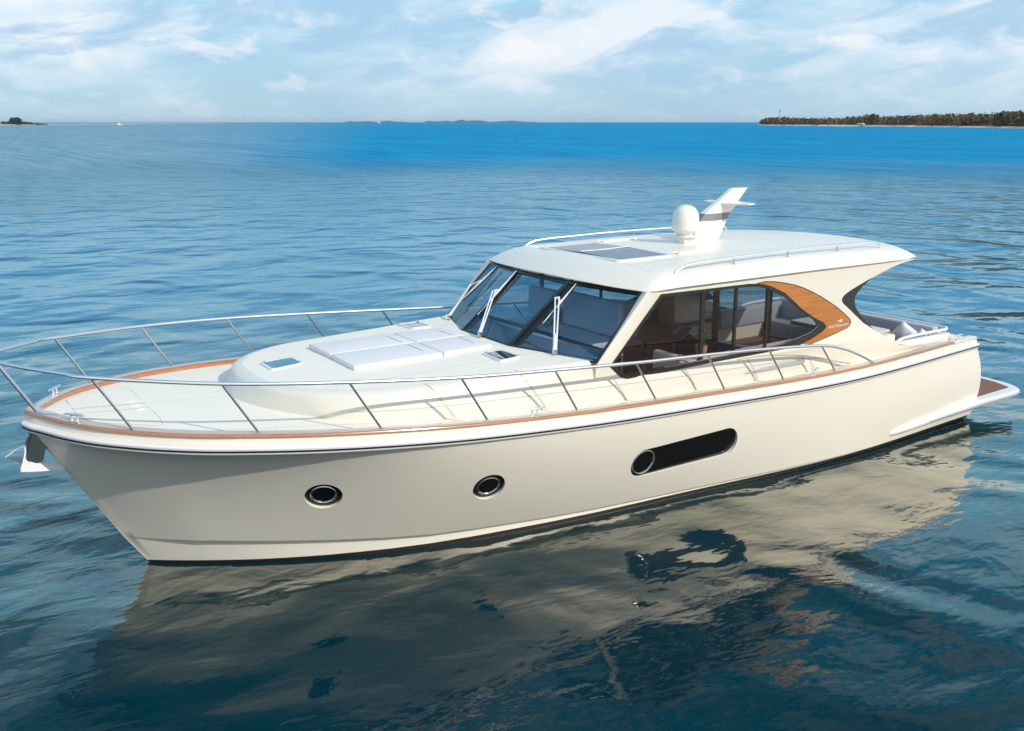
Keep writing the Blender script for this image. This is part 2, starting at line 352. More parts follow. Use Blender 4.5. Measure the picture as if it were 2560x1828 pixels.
# cutters for the port lights, the saloon and the cockpit
def frame_at(x, z):
    p, n = hull_at(x, z); t = Vector((1, 0, 0)); t = (t - n*t.dot(n)).normalized(); u = n.cross(t)
    if u.z < 0: u = -u
    return p, n, t, u
PORTS = [(3.50, 1.26, 0.27, 0.0), (5.82, 1.08, 0.265, 0.0)]
def fix_port(px_x, px_z): return px_x, px_z
cutters = []
def cutter(mb):
    o = mb.build('cutter', cream, hull.parent); cutters.append(o); return o
def ring_pts(p, n, t, u, r, d, k=40, ext=0.0):
    """circle, or with ext a stadium stretching ext metres aft, at depth d behind the skin"""
    out = []
    for i in range(k):
        a = 2*math.pi*i/k; c, s_ = math.cos(a), math.sin(a)
        out.append(tuple(p - n*d + t*(r*c + (ext if c > 0 else 0)) + u*(r*s_)))
    return out
LIGHTS = []
for x, z, r, ext in ((3.42, 1.23, 0.265, 0.0), (5.76, 1.06, 0.255, 0.0), (8.60, 0.93, 0.27, 1.78)):
    p, n, t, u = frame_at(x, z)
    if ext:
        q, n2 = hull_at(x+ext, z+0.03); t = (q-p).normalized(); n = ((n+n2)*0.5); n = (n - t*n.dot(t)).normalized(); u = n.cross(t); u = u if u.z > 0 else -u
    LIGHTS.append((p, n, t, u, r, ext))
    m = MB(); a = ring_pts(p, n, t, u, r, -0.25, ext=ext); b = ring_pts(p, n, t, u, r, 0.055, ext=ext); m.grid([a, b], closed_v=True); k = len(a)
    o = len(m.v)-2*k; m.f += [tuple(o+i for i in range(k)), tuple(o+k+k-1-i for i in range(k))]; m.m += [0, 0]; cutter(m)
m = MB(); m.box((7.7, -2.28, 1.30), (13.75, 2.28, 4)); cutter(m)
m = MB(); m.box((13.9, -2.15, 1.15), (17.42, 2.15, 4)); cutter(m)
for c in cutters:
    md = hull.modifiers.new('cut', 'BOOLEAN'); md.operation = 'DIFFERENCE'; md.solver = 'EXACT'; md.object = c
bpy.context.view_layer.update()
dg = bpy.context.evaluated_depsgraph_get(); me2 = bpy.data.meshes.new_from_object(hull.evaluated_get(dg)); hull.modifiers.clear(); hull.data = me2
me2.name = 'hull'; me2.polygons.foreach_set('use_smooth', [True]*len(me2.polygons)); me2.set_sharp_from_angle(angle=R(28))
for c in cutters: bpy.data.objects.remove(c)

# boot stripe: thin skin just proud of the hull at the waterline
def skin_strip(z0, z1, name, m_, off=0.004, x0=0, n=3, parent=yacht, zrel=False):
    mb = MB()
    for sgn in (1, -1):
        rows = []
        for X in XS:
            if X < x0: continue
            st = station(X); zs = [p[2] for p in st[4:-1]][::-1]; xs_ = [p[0] for p in st[4:-1]][::-1]; ys = [p[1] for p in st[4:-1]][::-1]
            r = []
            for k in range(n):
                z = z0+(z1-z0)*k/(n-1); r.append((np.interp(z, zs, xs_) - off*0.5, sgn*(np.interp(z, zs, ys)+off), z))
            rows.append(r)
        mb.grid(rows)
        if sgn == 1: first, last = rows[0], rows[-1]
    return mb.build(name, m_, parent)
skin_strip(-0.06, 0.068, 'boot_stripe', stripe)

# port lights
for i, (p, n, t, u, r, ext) in enumerate(LIGHTS):
    lab = ['round porthole nearest the bow', 'round porthole amidships', 'long dark hull window with a round porthole at its front end'][i]
    w = MB(); k = 40
    a = ring_pts(p, n, t, u, r-0.002, 0.045, ext=ext); o0 = len(w.v); w.add(a, [tuple(range(k))])
    win = w.build('hull_window' if ext else 'porthole', black if not ext else portglass, yacht, label=lab)
    rr = r*0.66 if not ext else r*0.80
    g = MB(); gp = p + t*(0 if not ext else 0.0)
    g.tube(ring_pts(gp, n, t, u, rr, 0.035, k=36), 0.016, n=8, closed=True); g.build('chrome_rim', steel, win)
    g = MB(); g.add(ring_pts(gp, n, t, u, rr-0.01, 0.041, k=36), [tuple(range(36))]); g.build('glass', portglass, win)

# rub rail with its dark line
def rail_sweep(prof, name, m_, x0=0.0, x1=18.0, parent=yacht, close=True):
    """prof: (outward, up) offsets from the sheer line; swept round the bow from stern to stern"""
    mb = MB(); xs = [x for x in XS if x0 <= x <= x1]
    fine = []
    for a, b in zip(xs[:-1], xs[1:]): fine += list(np.linspace(a, b, 3, endpoint=False))
    fine.append(xs[-1]); path = [(x, -BB(x), ZZ(x)) for x in fine[::-1]] + [(x, BB(x), ZZ(x)) for x in fine[1:]] if x0 == 0 else None
    sets = [path] if path else [[(x, -BB(x), ZZ(x)) for x in fine[::-1]], [(x, BB(x), ZZ(x)) for x in fine]]
    for path in sets:
        rows = []; N = len(path)
        for i, p in enumerate(path):
            a = path[max(0, i-1)]; b = path[min(N-1, i+1)]; tx, ty = b[0]-a[0], b[1]-a[1]; l = math.hypot(tx, ty); nx, ny = -ty/l, tx/l
            if (p[1]*ny + (p[0]-3)*nx*0.2) < 0: nx, ny = -nx, -ny
            if abs(p[1]) < 1e-6: nx, ny = -1.0, 0.0
            aft = max(0.0, (p[0]-16.5)/1.5)*0.0
            rows.append([(p[0]+nx*o_+aft, p[1]+ny*o_, p[2]+h) for o_, h in prof])
        mb.grid(rows, closed_v=close)
        if close:
            for r_ in (rows[0], rows[-1]): mb.add(r_, [tuple(range(len(r_)))])
    return mb.build(name, m_, parent, sharp=50)
rub = rail_sweep([(-.02, -.05), (.040, -.05), (.050, -.040), (.052, -.02), (.052, .012), (.056, .022), (.057, .038), (.048, .054), (.03, .062), (-.02, .064)], 'rub_rail', rubw)
rail_sweep([(.03, -.018), (.0555, -.018), (.0555, .009), (.03, .009)], 'dark_line', black, parent=rub)
# varnished toe rail
tr = rail_sweep([(-.20, .10), (-.205, .18), (-.20, .205), (-.185, .213), (-.17, .213), (-.04, .213), (-.015, .215), (-.002, .205), (.0, .178), (-.03, .165)], 'toe_rail', teak, x1=17.1)
rail_sweep([(-.178, .212), (-.17, .2165), (-.045, .2165), (-.037, .212)], 'varnished_cap', mat('pale_varnished_cap', (0.62, 0.44, 0.30), 0.3, coat=1.0), x1=17.1, parent=tr)  # paler rail top: sky glare painted into its base colour
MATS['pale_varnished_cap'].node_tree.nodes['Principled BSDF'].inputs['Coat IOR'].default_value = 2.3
# stern caps without varnish
for sg in (-1, 1):
    m = MB(); rows = []
    for x in (17.1, 17.35, 17.6, 17.85, 18.0):
        b = BB(x); z = ZZ(x); rows.append([(x, sg*(b-.22), z+.12), (x, sg*(b-.2), z+.19), (x, sg*(b-.06), z+.2), (x, sg*(b-.0), z+.18), (x, sg*(b-.02), z+.14)])
    m.grid(rows, closed_v=True); m.add(rows[0], [(0, 1, 2, 3, 4)]); m.add(rows[-1], [(0, 1, 2, 3, 4)])
    m.build('quarter_cap', cream, yacht)

# deck
m = MB(); xs = [x for x in np.linspace(0.16, 7.6, 40)] ; NY = 14
def camber(x, y): b = BB(x); return ZZ(x) + .135 + 0.05*(1-(y/max(b, .1))**2)
m.grid([[(x, (BB(x)-.12)*q, camber(x, (BB(x)-.12)*q)) for q in np.linspace(-1, 1, NY)] for x in xs])
for sg in (-1, 1): m.grid([[(x, sg*(2.3+(BB(x)-.12-2.3)*q), camber(x, 2.3+(BB(x)-.12-2.3)*q)) for q in np.linspace(0, 1, 4)] for x in np.linspace(7.6, 17.98, 36)], flip=sg > 0)
m.grid([[(x, 2.3*q, camber(x, 2.3*q)) for q in np.linspace(-1, 1, 7)] for x in np.linspace(17.42, 17.98, 4)])
deck = m.build('deck', deckm, yacht)
# anchor locker lid on the foredeck
def lid_outline(): return round_poly([(0.60, 0.55), (0.60, -0.45), (0.78, -0.78), (1.50, -1.22), (1.55, -0.9), (1.55, 0.9), (1.50, 1.02), (0.78, 0.78)], 0.08)
m = MB(); lo = lid_outline()
def zdk(u, v, d): return (u, v, camber(u, v)+d)
m.slab(lo, [], zdk, 0.0, 0.006); m.build('anchor_locker_lid', mat('deck_lid', (0.86, 0.81, 0.715), 0.6), yacht, sharp=20)
m = MB(); m.tube([zdk(u, v, 0.006) for u, v in lo], 0.0045, n=4, closed=True); m.tube([zdk(x, 0.0, .0065) for x in np.linspace(.6, 1.55, 6)], .004, n=4)
m.tube([zdk(x, -0.28, .0065) for x in np.linspace(.6, 1.55, 6)], .004, n=4); m.build('lid_joint', mat('joint_line', (0.50, 0.47, 0.38), 0.7), yacht)
for (x, y) in ((1.40, 0.12), (1.42, -0.12), (1.43, -0.35)): 
    z = camber(x, y); m = MB(); m.tube([(x-.06, y, z+.008), (x+.03, y, z+.008)], 0.009, n=8); m.build('lid_latch', whitem, yacht)

# coachroof
TBX = [(2.75,0),(2.80,.35),(2.95,.75),(3.2,1.15),(3.6,1.62),(4.15,1.98),(4.7,2.15),(5.4,2.27),(6.2,2.34),(7.2,2.39),(8.0,2.43),(9,2.44),(10.2,2.44),(11.3,2.44),(12,2.44),(12.75,2.44),(13.55,2.43),(14.28,2.43)]
TCX = [(2.93,0),(2.97,.4),(3.08,.85),(3.28,1.22),(3.60,1.58),(4.08,1.87),(4.6,2.03),(5.3,2.14),(6.19,2.21),(7.1,2.30),(8.0,2.355),(9,2.425),(10.2,2.425),(11.3,2.425),(12,2.425),(12.75,2.425),(13.55,2.425),(14.28,2.425)]
TCZ = [2.61,2.61,2.60,2.59,2.57,2.552,2.54,2.53,2.51,2.47,2.40,2.29,2.275,2.26,2.21,2.10,1.89,1.72]
def dense(L, n=4): return smooth_path(L, n)
tb = dense([(x, y, 0) for x, y in TBX]); tcz = dense([(x, y, z) for (x, y), z in zip(TCX, TCZ)])
m = MB(); top = MB()
for sg in (-1, 1):
    rows = []; trow = []
    for i, (a, c) in enumerate(zip(tb, tcz)):
        za = camber(a[0], a[1])-.03; A = Vector((a[0], sg*a[1], za)); C = Vector((c[0], sg*c[1], c[2])); r = []
        r.append(A + (A-C).normalized()*0 + Vector((0, sg*0.03 if a[1] > 0.3 else 0, 0)) + Vector((-0.03*(1-min(1, a[1]/1.6)), 0, 0)))
        for q in (0.06, 0.14, .35, .6, .8, .93, 1.0):
            p = A.lerp(C, q); bul = 0.03*math.sin(math.pi*q); p.y += sg*bul*min(1, a[1]); r.append(p)
        rows.append([tuple(p) for p in r])
        if c[0] < 8.45:
            f = max(0.0, min(1.0, (8.35-c[0])/0.35)); inn = Vector((0.8*(1-min(1, c[1]/2.2))+0.12, -sg*min(1, c[1]/1.2), 0)).normalized()
            zt = lin(c[0], [2.9, 3.5, 5, 6.5, 8.3], [2.655, 2.65, 2.63, 2.655, 2.66]); d = []
            kk = lin(c[0], [6.2, 7.9], [1.0, .3])
            for di, hh in ((0.02, 0.35), (0.06, 0.65), (0.12, 0.88), (0.2, 1.0)):
                q = C + inn*di*kk; q.z = C.z + (zt-C.z)*hh; q.y = sg*max(0, q.y*sg); d.append(tuple(q))
            trow.append((rows[-1][-1], d))
    m.grid(rows, flip=sg < 0)
    m.grid([[a_]+d_ for a_, d_ in trow], flip=sg < 0)
    if sg == -1: Tp = [d_[-1] for a_, d_ in trow]
    else: Ts = [d_[-1] for a_, d_ in trow]
m.build('coachroof', cream_side, yacht, sharp=40)
def ctop(x, y): return lin(x, [2.9, 3.5, 5, 6.5, 8.3], [2.655, 2.65, 2.63, 2.655, 2.66]) + 0.035*(1-(y/2.3)**2)*min(1, (x-2.9)/1.5 if x > 2.9 else 0)
rows = []
for a, b in zip(Tp, Ts): rows.append([(a[0]+(b[0]-a[0])*q, a[1]+(b[1]-a[1])*q, max(a[2], 0)+0.035*(1-(2*q-1)**2)*max(0, min(1, (a[0]-3.0)/1.0))) for q in np.linspace(0, 1, 13)])
top.grid(rows); top.build('coachroof_deck', topm, yacht, sharp=40)

# foredeck hatches in the coachroof
def hatch(pts, open_=False, lab=None, hinge=0):
    def f(u, v, d): return (u, v, ctop(u, v)+d)
    o = round_poly(pts, 0.09); c = np.mean(np.array(pts), 0); inn = [tuple(c+(np.array(p)-c)*0.86) for p in o]
    m = MB(); m.slab(o, [inn], f, -0.02, 0.03); fr = m.build('deck_hatch', white, yacht, bevel=0.006, seg=2, label=lab)
    m = MB(); m.slab([tuple(c+(np.array(p)-c)*0.90) for p in o], [], f, 0.0, 0.024); m.build('hatch_glass', hatchglass, fr)
    for q in hinge: 
        m = MB(); x, y = pts[q]; x += (c[0]-x)*0.2; y += (c[1]-y)*0.2; z = ctop(x, y)+.025; m.tube([(x, y, z), (x, y, z+.018)], .022, n=10); m.build('hinge', steel, fr)
hatch([(3.42, 0.50), (3.98, 0.60), (4.0, 0.06), (3.42, -0.06)], lab='large square hatch ahead of the sun pad', hinge=(0, 3))
hatch([(6.60, -1.02), (6.98, -0.98), (7.0, -1.55), (6.58, -1.62)], lab='small port hatch beside the windscreen', hinge=(0, 2))
hatch([(6.60, 1.40), (6.98, 1.36), (7.0, 1.93), (6.58, 2.0)], lab='small starboard hatch beyond the sun pad', hinge=(0, 2))

# sun pad: two loose cushions
def cushion(x0, x1, yl, yr, h, name, label, cat='cushion', group=None):
    """yl/yr: (port, starboard) half widths at x0 and x1"""
    z0 = ctop((x0+x1)/2, 0)-.005; m = MB(); m.box((x0, yl, z0), (x1, yr, z0+h))
    return m, z0
def pad(x0, x1, w0, w1, h, label, seam):
    cx = (x0+x1)/2; z0 = 2.664; t = thing('sun_pad', label, 'sun pad', (cx, .15, z0), group='sun pad cushions on the coachroof')
    for sg in (-1, 1):
        m = MB(); ya0, ya1 = .15+sg*.004, .15+sg*(w0); yb1 = .15+sg*(w1)
        vs = [(x0, ya0, z0), (x1, ya0, z0), (x1, yb1, z0-.01), (x0, ya1, z0-.01), (x0, ya0, z0+h), (x1, ya0, z0+h), (x1, yb1, z0+h-.01), (x0, ya1, z0+h-.01)]
        m.add(vs, [(0,3,2,1),(4,5,6,7),(0,1,5,4),(1,2,6,5),(2,3,7,6),(3,0,4,7)])
        c = m.build('pad_cushion', cush, t, bevel=0.035, seg=4, sharp=60)
        s = MB(); xs_ = x1-0.22; s.tube([(xs_, ya0+sg*.1, z0+h+.001), (xs_, (ya0+yb1)/2, z0+h), (xs_, yb1-sg*.22, z0+h-.008)], 0.006, n=5); s.build('seam', mat('cushion_piping', (0.50, 0.52, 0.58), 0.7), c)
pad(4.46, 6.02, .93, .93, .09, 'white two part sun pad, the long forward one behind the square hatch', 0)
pad(6.035, 7.0, .93, .86, .09, 'shorter white sun pad just ahead of the windscreen', 0)

# ---------------------------------------------------------------- wheelhouse
YS = 2.42
WO = [(9.163,3.613),(10.139,3.60),(11.2,3.59),(11.5,3.565),(11.795,3.48),(12.128,3.337),(12.40,3.145),(12.623,2.985),(12.95,2.80),(13.24,2.67),(13.325,2.60),(13.32,2.54),(13.22,2.48),(12.95,2.39),(12.623,2.308),(12.159,2.288),(10.654,2.295),(9.232,2.285),(8.50,2.286),(8.36,2.33),(8.114,2.56),(8.175,2.61)]
WI = [(9.20,3.56),(10.139,3.548),(11.1,3.54),(11.45,3.51),(11.729,3.438),(12.168,3.247),(12.588,2.985),(13.0,2.735),(13.075,2.67),(13.07,2.60),(12.94,2.527),(12.541,2.451),(12.149,2.391),(10.472,2.364),(9.283,2.372),(8.40,2.376),(8.22,2.57)]
TEAKO = [(11.40,3.575),(11.582,3.592),(11.85,3.565),(12.111,3.517),(12.36,3.46),(12.581,3.393),(12.87,3.28),(13.148,3.154),(13.39,3.03),(13.595,2.92),(13.80,2.79),(13.946,2.69),(14.02,2.63),(14.05,2.575),(14.02,2.52),(13.936,2.475),(13.67,2.42),(13.41,2.372),(12.897,2.284)]
TEAKI = [(12.70,2.325),(12.95,2.39),(13.22,2.48),(13.32,2.54),(13.325,2.60),(13.24,2.67),(12.95,2.80),(12.623,2.985),(12.40,3.145),(12.128,3.337),(11.795,3.48),(11.6,3.54)]
PANEL = [(7.87,2.60),(8.885,3.68),(11,3.695),(13.5,3.685),(15.45,3.665),(15.95,3.64),(15.6,3.61),(15.2,3.54),(14.817,3.443),(14.50,3.36),(14.207,3.273),(13.95,3.19),(13.80,3.125),(13.745,3.065),(13.74,3.03),(13.80,2.956),(13.98,2.84),(14.175,2.70),(14.45,2.51),(14.811,2.314),(15.1,2.17),(15.45,2.03),(15.62,1.97),(16.05,1.875),(16.6,1.85),
         (17.3,1.86),(17.3,1.74),(16,1.72),(14.4,1.70),(14.2,1.73),(13.9,1.80),(13.55,1.885),(13.15,2.0),(12.75,2.10),(12.35,2.17),(11.9,2.215),(11.3,2.255),(10.2,2.27),(9.2,2.28),(8.5,2.265),(8.2,2.25),(7.87,2.30)]
def ywall(x, z):
    """half breadth of the side wall: flares out a little low down aft, follows the coamings"""
    y = YS
    if x < 9: y = min(y, lin(z, [2.3, 2.6], [lin(x, [7.8, 8.2, 9], [2.36, 2.405, 2.42]), 2.41]))
    if x > 13.6 and z < 2.5: y += 0.14*min(1, (x-13.6)/1.2)*min(1, (2.5-z)/0.7)
    if x > 16: y -= 0.06*(x-16)
    return y
def subdiv(l, s=0.25):
    out = []
    for i, p in enumerate(l):
        q = l[(i+1) % len(l)]; n = max(1, int(math.hypot(q[0]-p[0], q[1]-p[1])/s))
        out += [(p[0]+(q[0]-p[0])*k/n, p[1]+(q[1]-p[1])*k/n) for k in range(n)]
    return out
fram = mat('black_window_frame', (0.020, 0.013, 0.012), 0.12, coat=0.5)
for sg in (-1, 1):
    f = lambda u, v, d, sg=sg: (u, sg*(ywall(u, v)+d), v)
    m = MB(); m.slab(subdiv(PANEL), [WO], f, -0.05, 0.0)
    wall = m.build('side_wall', cream, yacht, sharp=30)
    m = MB(); m.slab(WO, [WI], f, -0.03, 0.006); fr = m.build('side_window', fram, yacht, sharp=30, label=('port' if sg < 0 else 'starboard')+' saloon window with black frame')
    m = MB(); m.slab(WI, [], f, -0.012, -0.006); m.build('window_glass', sideglass, fr)
    m = MB(); L_ = [f(u, v, 0.004) for u, v in WI[4:15]]; m.tube(L_, 0.004, n=5); m.build('chrome_bead', steel, fr)
    for xm in (10.16, 10.95, 11.75):
        m = MB(); zt = min(3.56, lin(xm, [10, 11.2, 11.75], [3.56, 3.54, 3.43])); w_ = 0.04 if xm < 10.5 else 0.024
        m.box((xm-w_, min(sg*2.34, sg*2.39), 2.37), (xm+w_, max(sg*2.34, sg*2.39), zt)); m.build('window_post', mat('bronze_post', (0.035, 0.022, 0.018), 0.3), fr)
    m = MB(); m.slab(TEAKO + TEAKI, [], f, 0.001, 0.012); tk = m.build('teak_panel', teak2, yacht, sharp=30)
    m = MB(); m.tube([f(u, v, 0.01) for u, v in TEAKO], 0.008, n=5); m.build('dark_edge', black, tk)
    # dark inner lining that fills the notch of the aft wing
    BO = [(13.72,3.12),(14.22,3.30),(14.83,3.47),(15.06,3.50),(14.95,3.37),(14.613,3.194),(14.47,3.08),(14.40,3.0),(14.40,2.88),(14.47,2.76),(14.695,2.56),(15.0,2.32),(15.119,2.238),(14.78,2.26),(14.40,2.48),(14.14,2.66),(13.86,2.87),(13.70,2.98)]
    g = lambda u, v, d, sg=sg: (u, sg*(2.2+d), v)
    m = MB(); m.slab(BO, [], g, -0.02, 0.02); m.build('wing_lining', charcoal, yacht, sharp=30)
    # lettering on the teak, both sides read from outside
    cu = bpy.data.curves.new('t', 'FONT'); cu.body = 'WHITEHAVEN'; cu.size = 0.078; cu.space_character = 1.22; cu.extrude = 0.002; cu.align_x = 'CENTER'
    to = bpy.data.objects.new('t', cu); COL.objects.link(to); bpy.context.view_layer.update()
    tm = bpy.data.meshes.new_from_object(to.evaluated_get(bpy.context.evaluated_depsgraph_get())); bpy.data.objects.remove(to)
    vs = []
    for v in tm.vertices:
        lx = 13.69 + v.co.x*(1 if sg < 0 else -1)*1.02; vs.append((lx, sg*(YS+.0135+v.co.z), 2.525+v.co.y))
    m = MB(); m.add(vs, [tuple(p.vertices) for p in tm.polygons]); m.build('lettering', whitem, tk)
    m = MB()
    for pts in ([(-.10,.0),(-.05,.022),(.0,.005),(.04,-.004),(.02,.018),(.05,.034),(.10,.030),(.055,.048),(.01,.036),(-.01,.022),(-.05,.034)], [(-.04,-.002),(.0,-.012),(.06,-.004),(.085,.016),(.06,.012),(.03,.004),(.0,.0)]):
        m.slab([(13.72+a*(1 if sg < 0 else -1), 2.625+b) for a, b in pts], [], f, 0.0122, 0.0145)
    m.build('emblem', whitem, tk)
# windscreen
BT = [(7.87, 2.41, 2.63), (7.27, .78, 2.69)]; TP = [(8.90, 2.31, 3.655), (8.525, .80, 3.685)]
def lerp(a, b, q): return tuple(a[i]+(b[i]-a[i])*q for i in range(3))
def quad_frame(b0, b1, t0, t1, name_lab):
    """one pane with a black border; corners: bottom 0/1, top 0/1"""
    def P(u, v, d, n):
        p = Vector(lerp(lerp(b0, b1, u), lerp(t0, t1, u), v)); return tuple(p + n*d)
    n = (Vector(b1)-Vector(b0)).cross(Vector(t0)-Vector(b0)).normalized(); n = n if n.x < 0 else -n
    fn = lambda u, v, d: P(u, v, d, n)
    du = 0.045/ (Vector(b1)-Vector(b0)).length; dv = 0.05
    m = MB(); m.slab([(0,0),(1,0),(1,1),(0,1)], [[(du,.02),(1-du,.02),(1-du,1-dv),(du,1-dv)]], fn, -0.03, 0.012); fr = m.build('windscreen_frame', fram, yacht, label=name_lab)
    m = MB(); m.slab([(du,.02),(1-du,.02),(1-du,1-dv),(du,1-dv)], [], fn, -0.004, 0.002); m.build('windscreen_glass', winglass, fr)
    return fn, n
mir = lambda p: (p[0], -p[1], p[2])
quad_frame(mir(BT[0]), mir(BT[1]), mir(TP[0]), mir(TP[1]), 'port pane of the windscreen')
quad_frame(mir(BT[1]), BT[1], mir(TP[1]), TP[1], 'centre pane of the windscreen')
quad_frame(BT[1], BT[0], TP[1], TP[0], 'starboard pane of the windscreen')
# broad dark mullions inside
for sg in (-1, 1):
    m = MB(); a = Vector((BT[1][0]+.05, sg*.80, 2.68)); b = Vector((TP[1][0]+.06, sg*.82, 3.68)); w = Vector((0.03, .10, 0)); d = Vector((.06, 0, -.05))
    m.grid([[tuple(a-w), tuple(a+w), tuple(a+w+d), tuple(a-w+d)], [tuple(b-w), tuple(b+w), tuple(b+w+d), tuple(b-w+d)]], closed_v=True); m.build('mullion', fram, yacht)
    # A pillar
    m = MB(); q = [(7.86, 2.36), (7.84, 2.43), (8.17, 2.43), (8.17, 2.36)]; r_ = [(8.89, 2.28), (8.86, 2.43), (9.16, 2.43), (9.16, 2.30)]
    m.grid([[(x, sg*y, 2.60) for x, y in q], [(x, sg*y, 3.67 if i < 2 else 3.62) for i, (x, y) in enumerate(r_)]], closed_v=True); m.build('pillar', cream, yacht, bevel=0.012)

# wipers
def wiper(piv, arm, b0, b1, n, lab):
    n = Vector(n).normalized(); W_ = lambda p, d=0.0: Vector(p)+n*d
    w = MB(); w.box(tuple(W_(piv, .03)-Vector((.035, .035, .03))), tuple(W_(piv, .03)+Vector((.035, .035, .04)))); w.tube([W_(piv, .0)+Vector((-.04, -.05, -.05)), W_(piv, .05)+Vector((-.02, -.03, -.02))], .022)
    o = w.build('wiper', steel, yacht, label=lab)
    side = (Vector(arm)-Vector(piv)).cross(n).normalized()*.035
    m = MB(); A0, A1 = W_(piv, .06), W_(arm, .06); m.tube([A0-side*.4, A1-side], [.018, .012], n=6); m.tube([A0+side*.8, A1+side], [.018, .012], n=6)
    m.tube([A1-side*1.3, A1+side*1.3], .018, n=6); m.tube([A0, A0.lerp(A1, .3)], [.035, .02], n=8); m.build('arm', whitem, o)
    m = MB(); B0, B1 = W_(b0, .045), W_(b1, .045); mid = B0.lerp(B1, .55)
    m.tube([B0, B0.lerp(B1, .3), mid, B0.lerp(B1, .75), B1], [.006, .014, .02, .014, .006], n=6); m.tube([A1, mid+n*.02], .013, n=6); m.build('blade_holder', whitem, o)
    m = MB(); m.tube([W_(b0, .018), W_(b1, .018)], .013, n=5); m.build('blade', rubber, o)
nC = (-1.0, 0, 1.265); nP = Vector(BT[1])-Vector(BT[0]); 
def pn(sg):
    a, b, c = [Vector((p[0], sg*p[1], p[2])) for p in (BT[1], BT[0], TP[0])]; n = (b-a).cross(c-a).normalized(); return n if n.x < 0 else -n
wiper((7.25, .06, 2.72), (7.99, .74, 3.30), (7.56, .64, 2.93), (8.47, .74, 3.64), nC, 'middle windscreen wiper')
wiper((7.60, -1.68, 2.70), (8.10, -1.06, 3.43), (7.76, -1.12, 3.05), (8.41, -1.16, 3.66), pn(-1), 'port windscreen wiper')
wiper((7.64, 1.80, 2.70), (8.20, 1.95, 3.22), (7.98, 1.90, 2.98), (8.62, 1.62, 3.62), pn(1), 'starboard windscreen wiper')
# dashboard behind the glass
m = MB(); m.slab([(7.33, -.79), (7.92, -2.36), (8.45, -2.36), (8.1, -.75), (8.1, .75), (8.45, 2.36), (7.92, 2.36), (7.33, .79)], [], lambda u, v, d: (u, v, 2.675+d), 0, .03); m.build('dashboard', greydash, yacht)
m = MB(); m.slab([(8.1, -.75), (8.45, -2.3), (8.5, -2.3), (8.5, 2.3), (8.45, 2.3), (8.1, .75)], [], lambda u, v, d: (u, v, 1.35+d), 0, 1.32); m.build('helm_console', darkin, yacht)
m = MB(); m.box((7.72, -2.27, 1.302), (13.74, 2.27, 1.33)); m.build('saloon_floor', darkwood, yacht)
m = MB(); m.box((8.6, 2.28, 1.33), (13.1, 2.36, 2.33)); m.build('lining', creamwall, yacht)
m = MB(); m.box((8.6, -2.36, 1.33), (13.1, -2.28, 2.34)); m.box((8.55, -2.30, 1.335), (8.65, -2.2, 2.3)); m.build('port_lining', mat('walnut_lining', (0.2, 0.06, 0.03), 0.5, fn=wood(2, (0.12, 0.03, 0.012), (0.25, 0.07, 0.03))), yacht)

# aft bulkhead with glass doors
m = MB()
for y0, y1 in ((-2.33, -2.18), (-.95, -.83), (.5, .62), (2.18, 2.33)): m.box((13.42, y0, 1.33), (13.50, y1, 3.66))
m.box((13.42, -2.33, 3.5), (13.50, 2.33, 3.66)); m.box((13.42, -2.18, 1.33), (13.50, 2.18, 1.45)); m.box((13.42,-2.18,1.95),(13.50,-.95,2.05)); bh = m.build('aft_bulkhead', mat('walnut_bulkhead', (0.14, 0.04, 0.02), 0.4, fn=wood(2, (0.16, 0.05, 0.02), (0.30, 0.10, 0.04))), yacht)
m = MB(); m.box((13.455, -2.18, 1.45), (13.462, 2.18, 3.5)); m.build('door_glass', doorglass, bh)

# roof
def roof_out():
    P = []
    front = [(8.46, 0), (8.47, .5), (8.51, 1.0), (8.59, 1.5), (8.69, 1.9), (8.80, 2.22), (8.87, 2.37), (8.99, 2.45), (9.3, 2.48)]
    side = [(10, 2.49), (11.5, 2.49), (13, 2.49), (14.5, 2.48), (15.4, 2.46), (15.9, 2.38), (16.12, 2.30), (16.24, 2.17)]
    aft = [(16.45, 1.9), (16.62, 1.5), (16.76, 1.0), (16.83, .5), (16.85, 0)]
    h = smooth_path([(x, y, 0) for x, y in front+side+aft], 4); h = [(p[0], p[1]) for p in h]
    return h
RO = roof_out(); CX = 12.6
def zeave(x, y=2.4): return lin(x, [8.7, 9.5, 13, 15.4, 16.2, 16.9], [3.655, 3.685, 3.685, 3.66, 3.655, 3.66]) + (.065*(1-(y/2.4)**2)*min(1, (9.6-x)/.5) if x < 9.6 and abs(y) < 2.4 else 0)
def ring(inset):
    out = []; k = inset/0.5
    for i, (x, y) in enumerate(RO):
        X = CX + (x-CX)*(1 - (0.85*k/3.9 if x < CX else 0.50*k/4.25)); out.append((X, y*(1 - 0.5*k/2.5)))
    return out
def zroof(x, y, d):
    e = zeave(x, y); lx = lin(x, [8.7, 9.4, 12, 15, 17], [.19, .22, .23, .20, .14]); D = 0.50
    h = lx*(1-(1-min(1, d/D))**2.3); return e + h + 0.09*(1-min(1, abs(y)/2.5)**2)*min(1, d/D)*lin(x, [9, 11, 14, 16.8], [.6, 1, 1, .5])
m = MB()
insets = [0.03, 0.0, 0.006, 0.03, 0.07, 0.13, 0.2, 0.28, 0.38, 0.5]
for sg in (-1, 1):
    rows = []
    for k, d in enumerate(insets):
        rr = ring(d); r = []
        for (x, y), (ox, oy) in zip(rr, RO):
            if k == 0: z = zeave(ox, oy)-.012
            elif k == 1: z = zeave(ox, oy)+.012
            else: z = zroof(ox + (x-ox), y, d) + 0.015
            r.append((x, sg*y, z))
        rows.append(r)
    m.grid(rows, flip=sg > 0)
    if sg < 0: inner = rows[-1]; under = rows[0]
rows = []
for (x, y, z) in inner: rows.append([(x, y*q, z + (zroof(x, y*q, .5)-zroof(x, y, .5))) for q in np.linspace(1, -1, 17)])
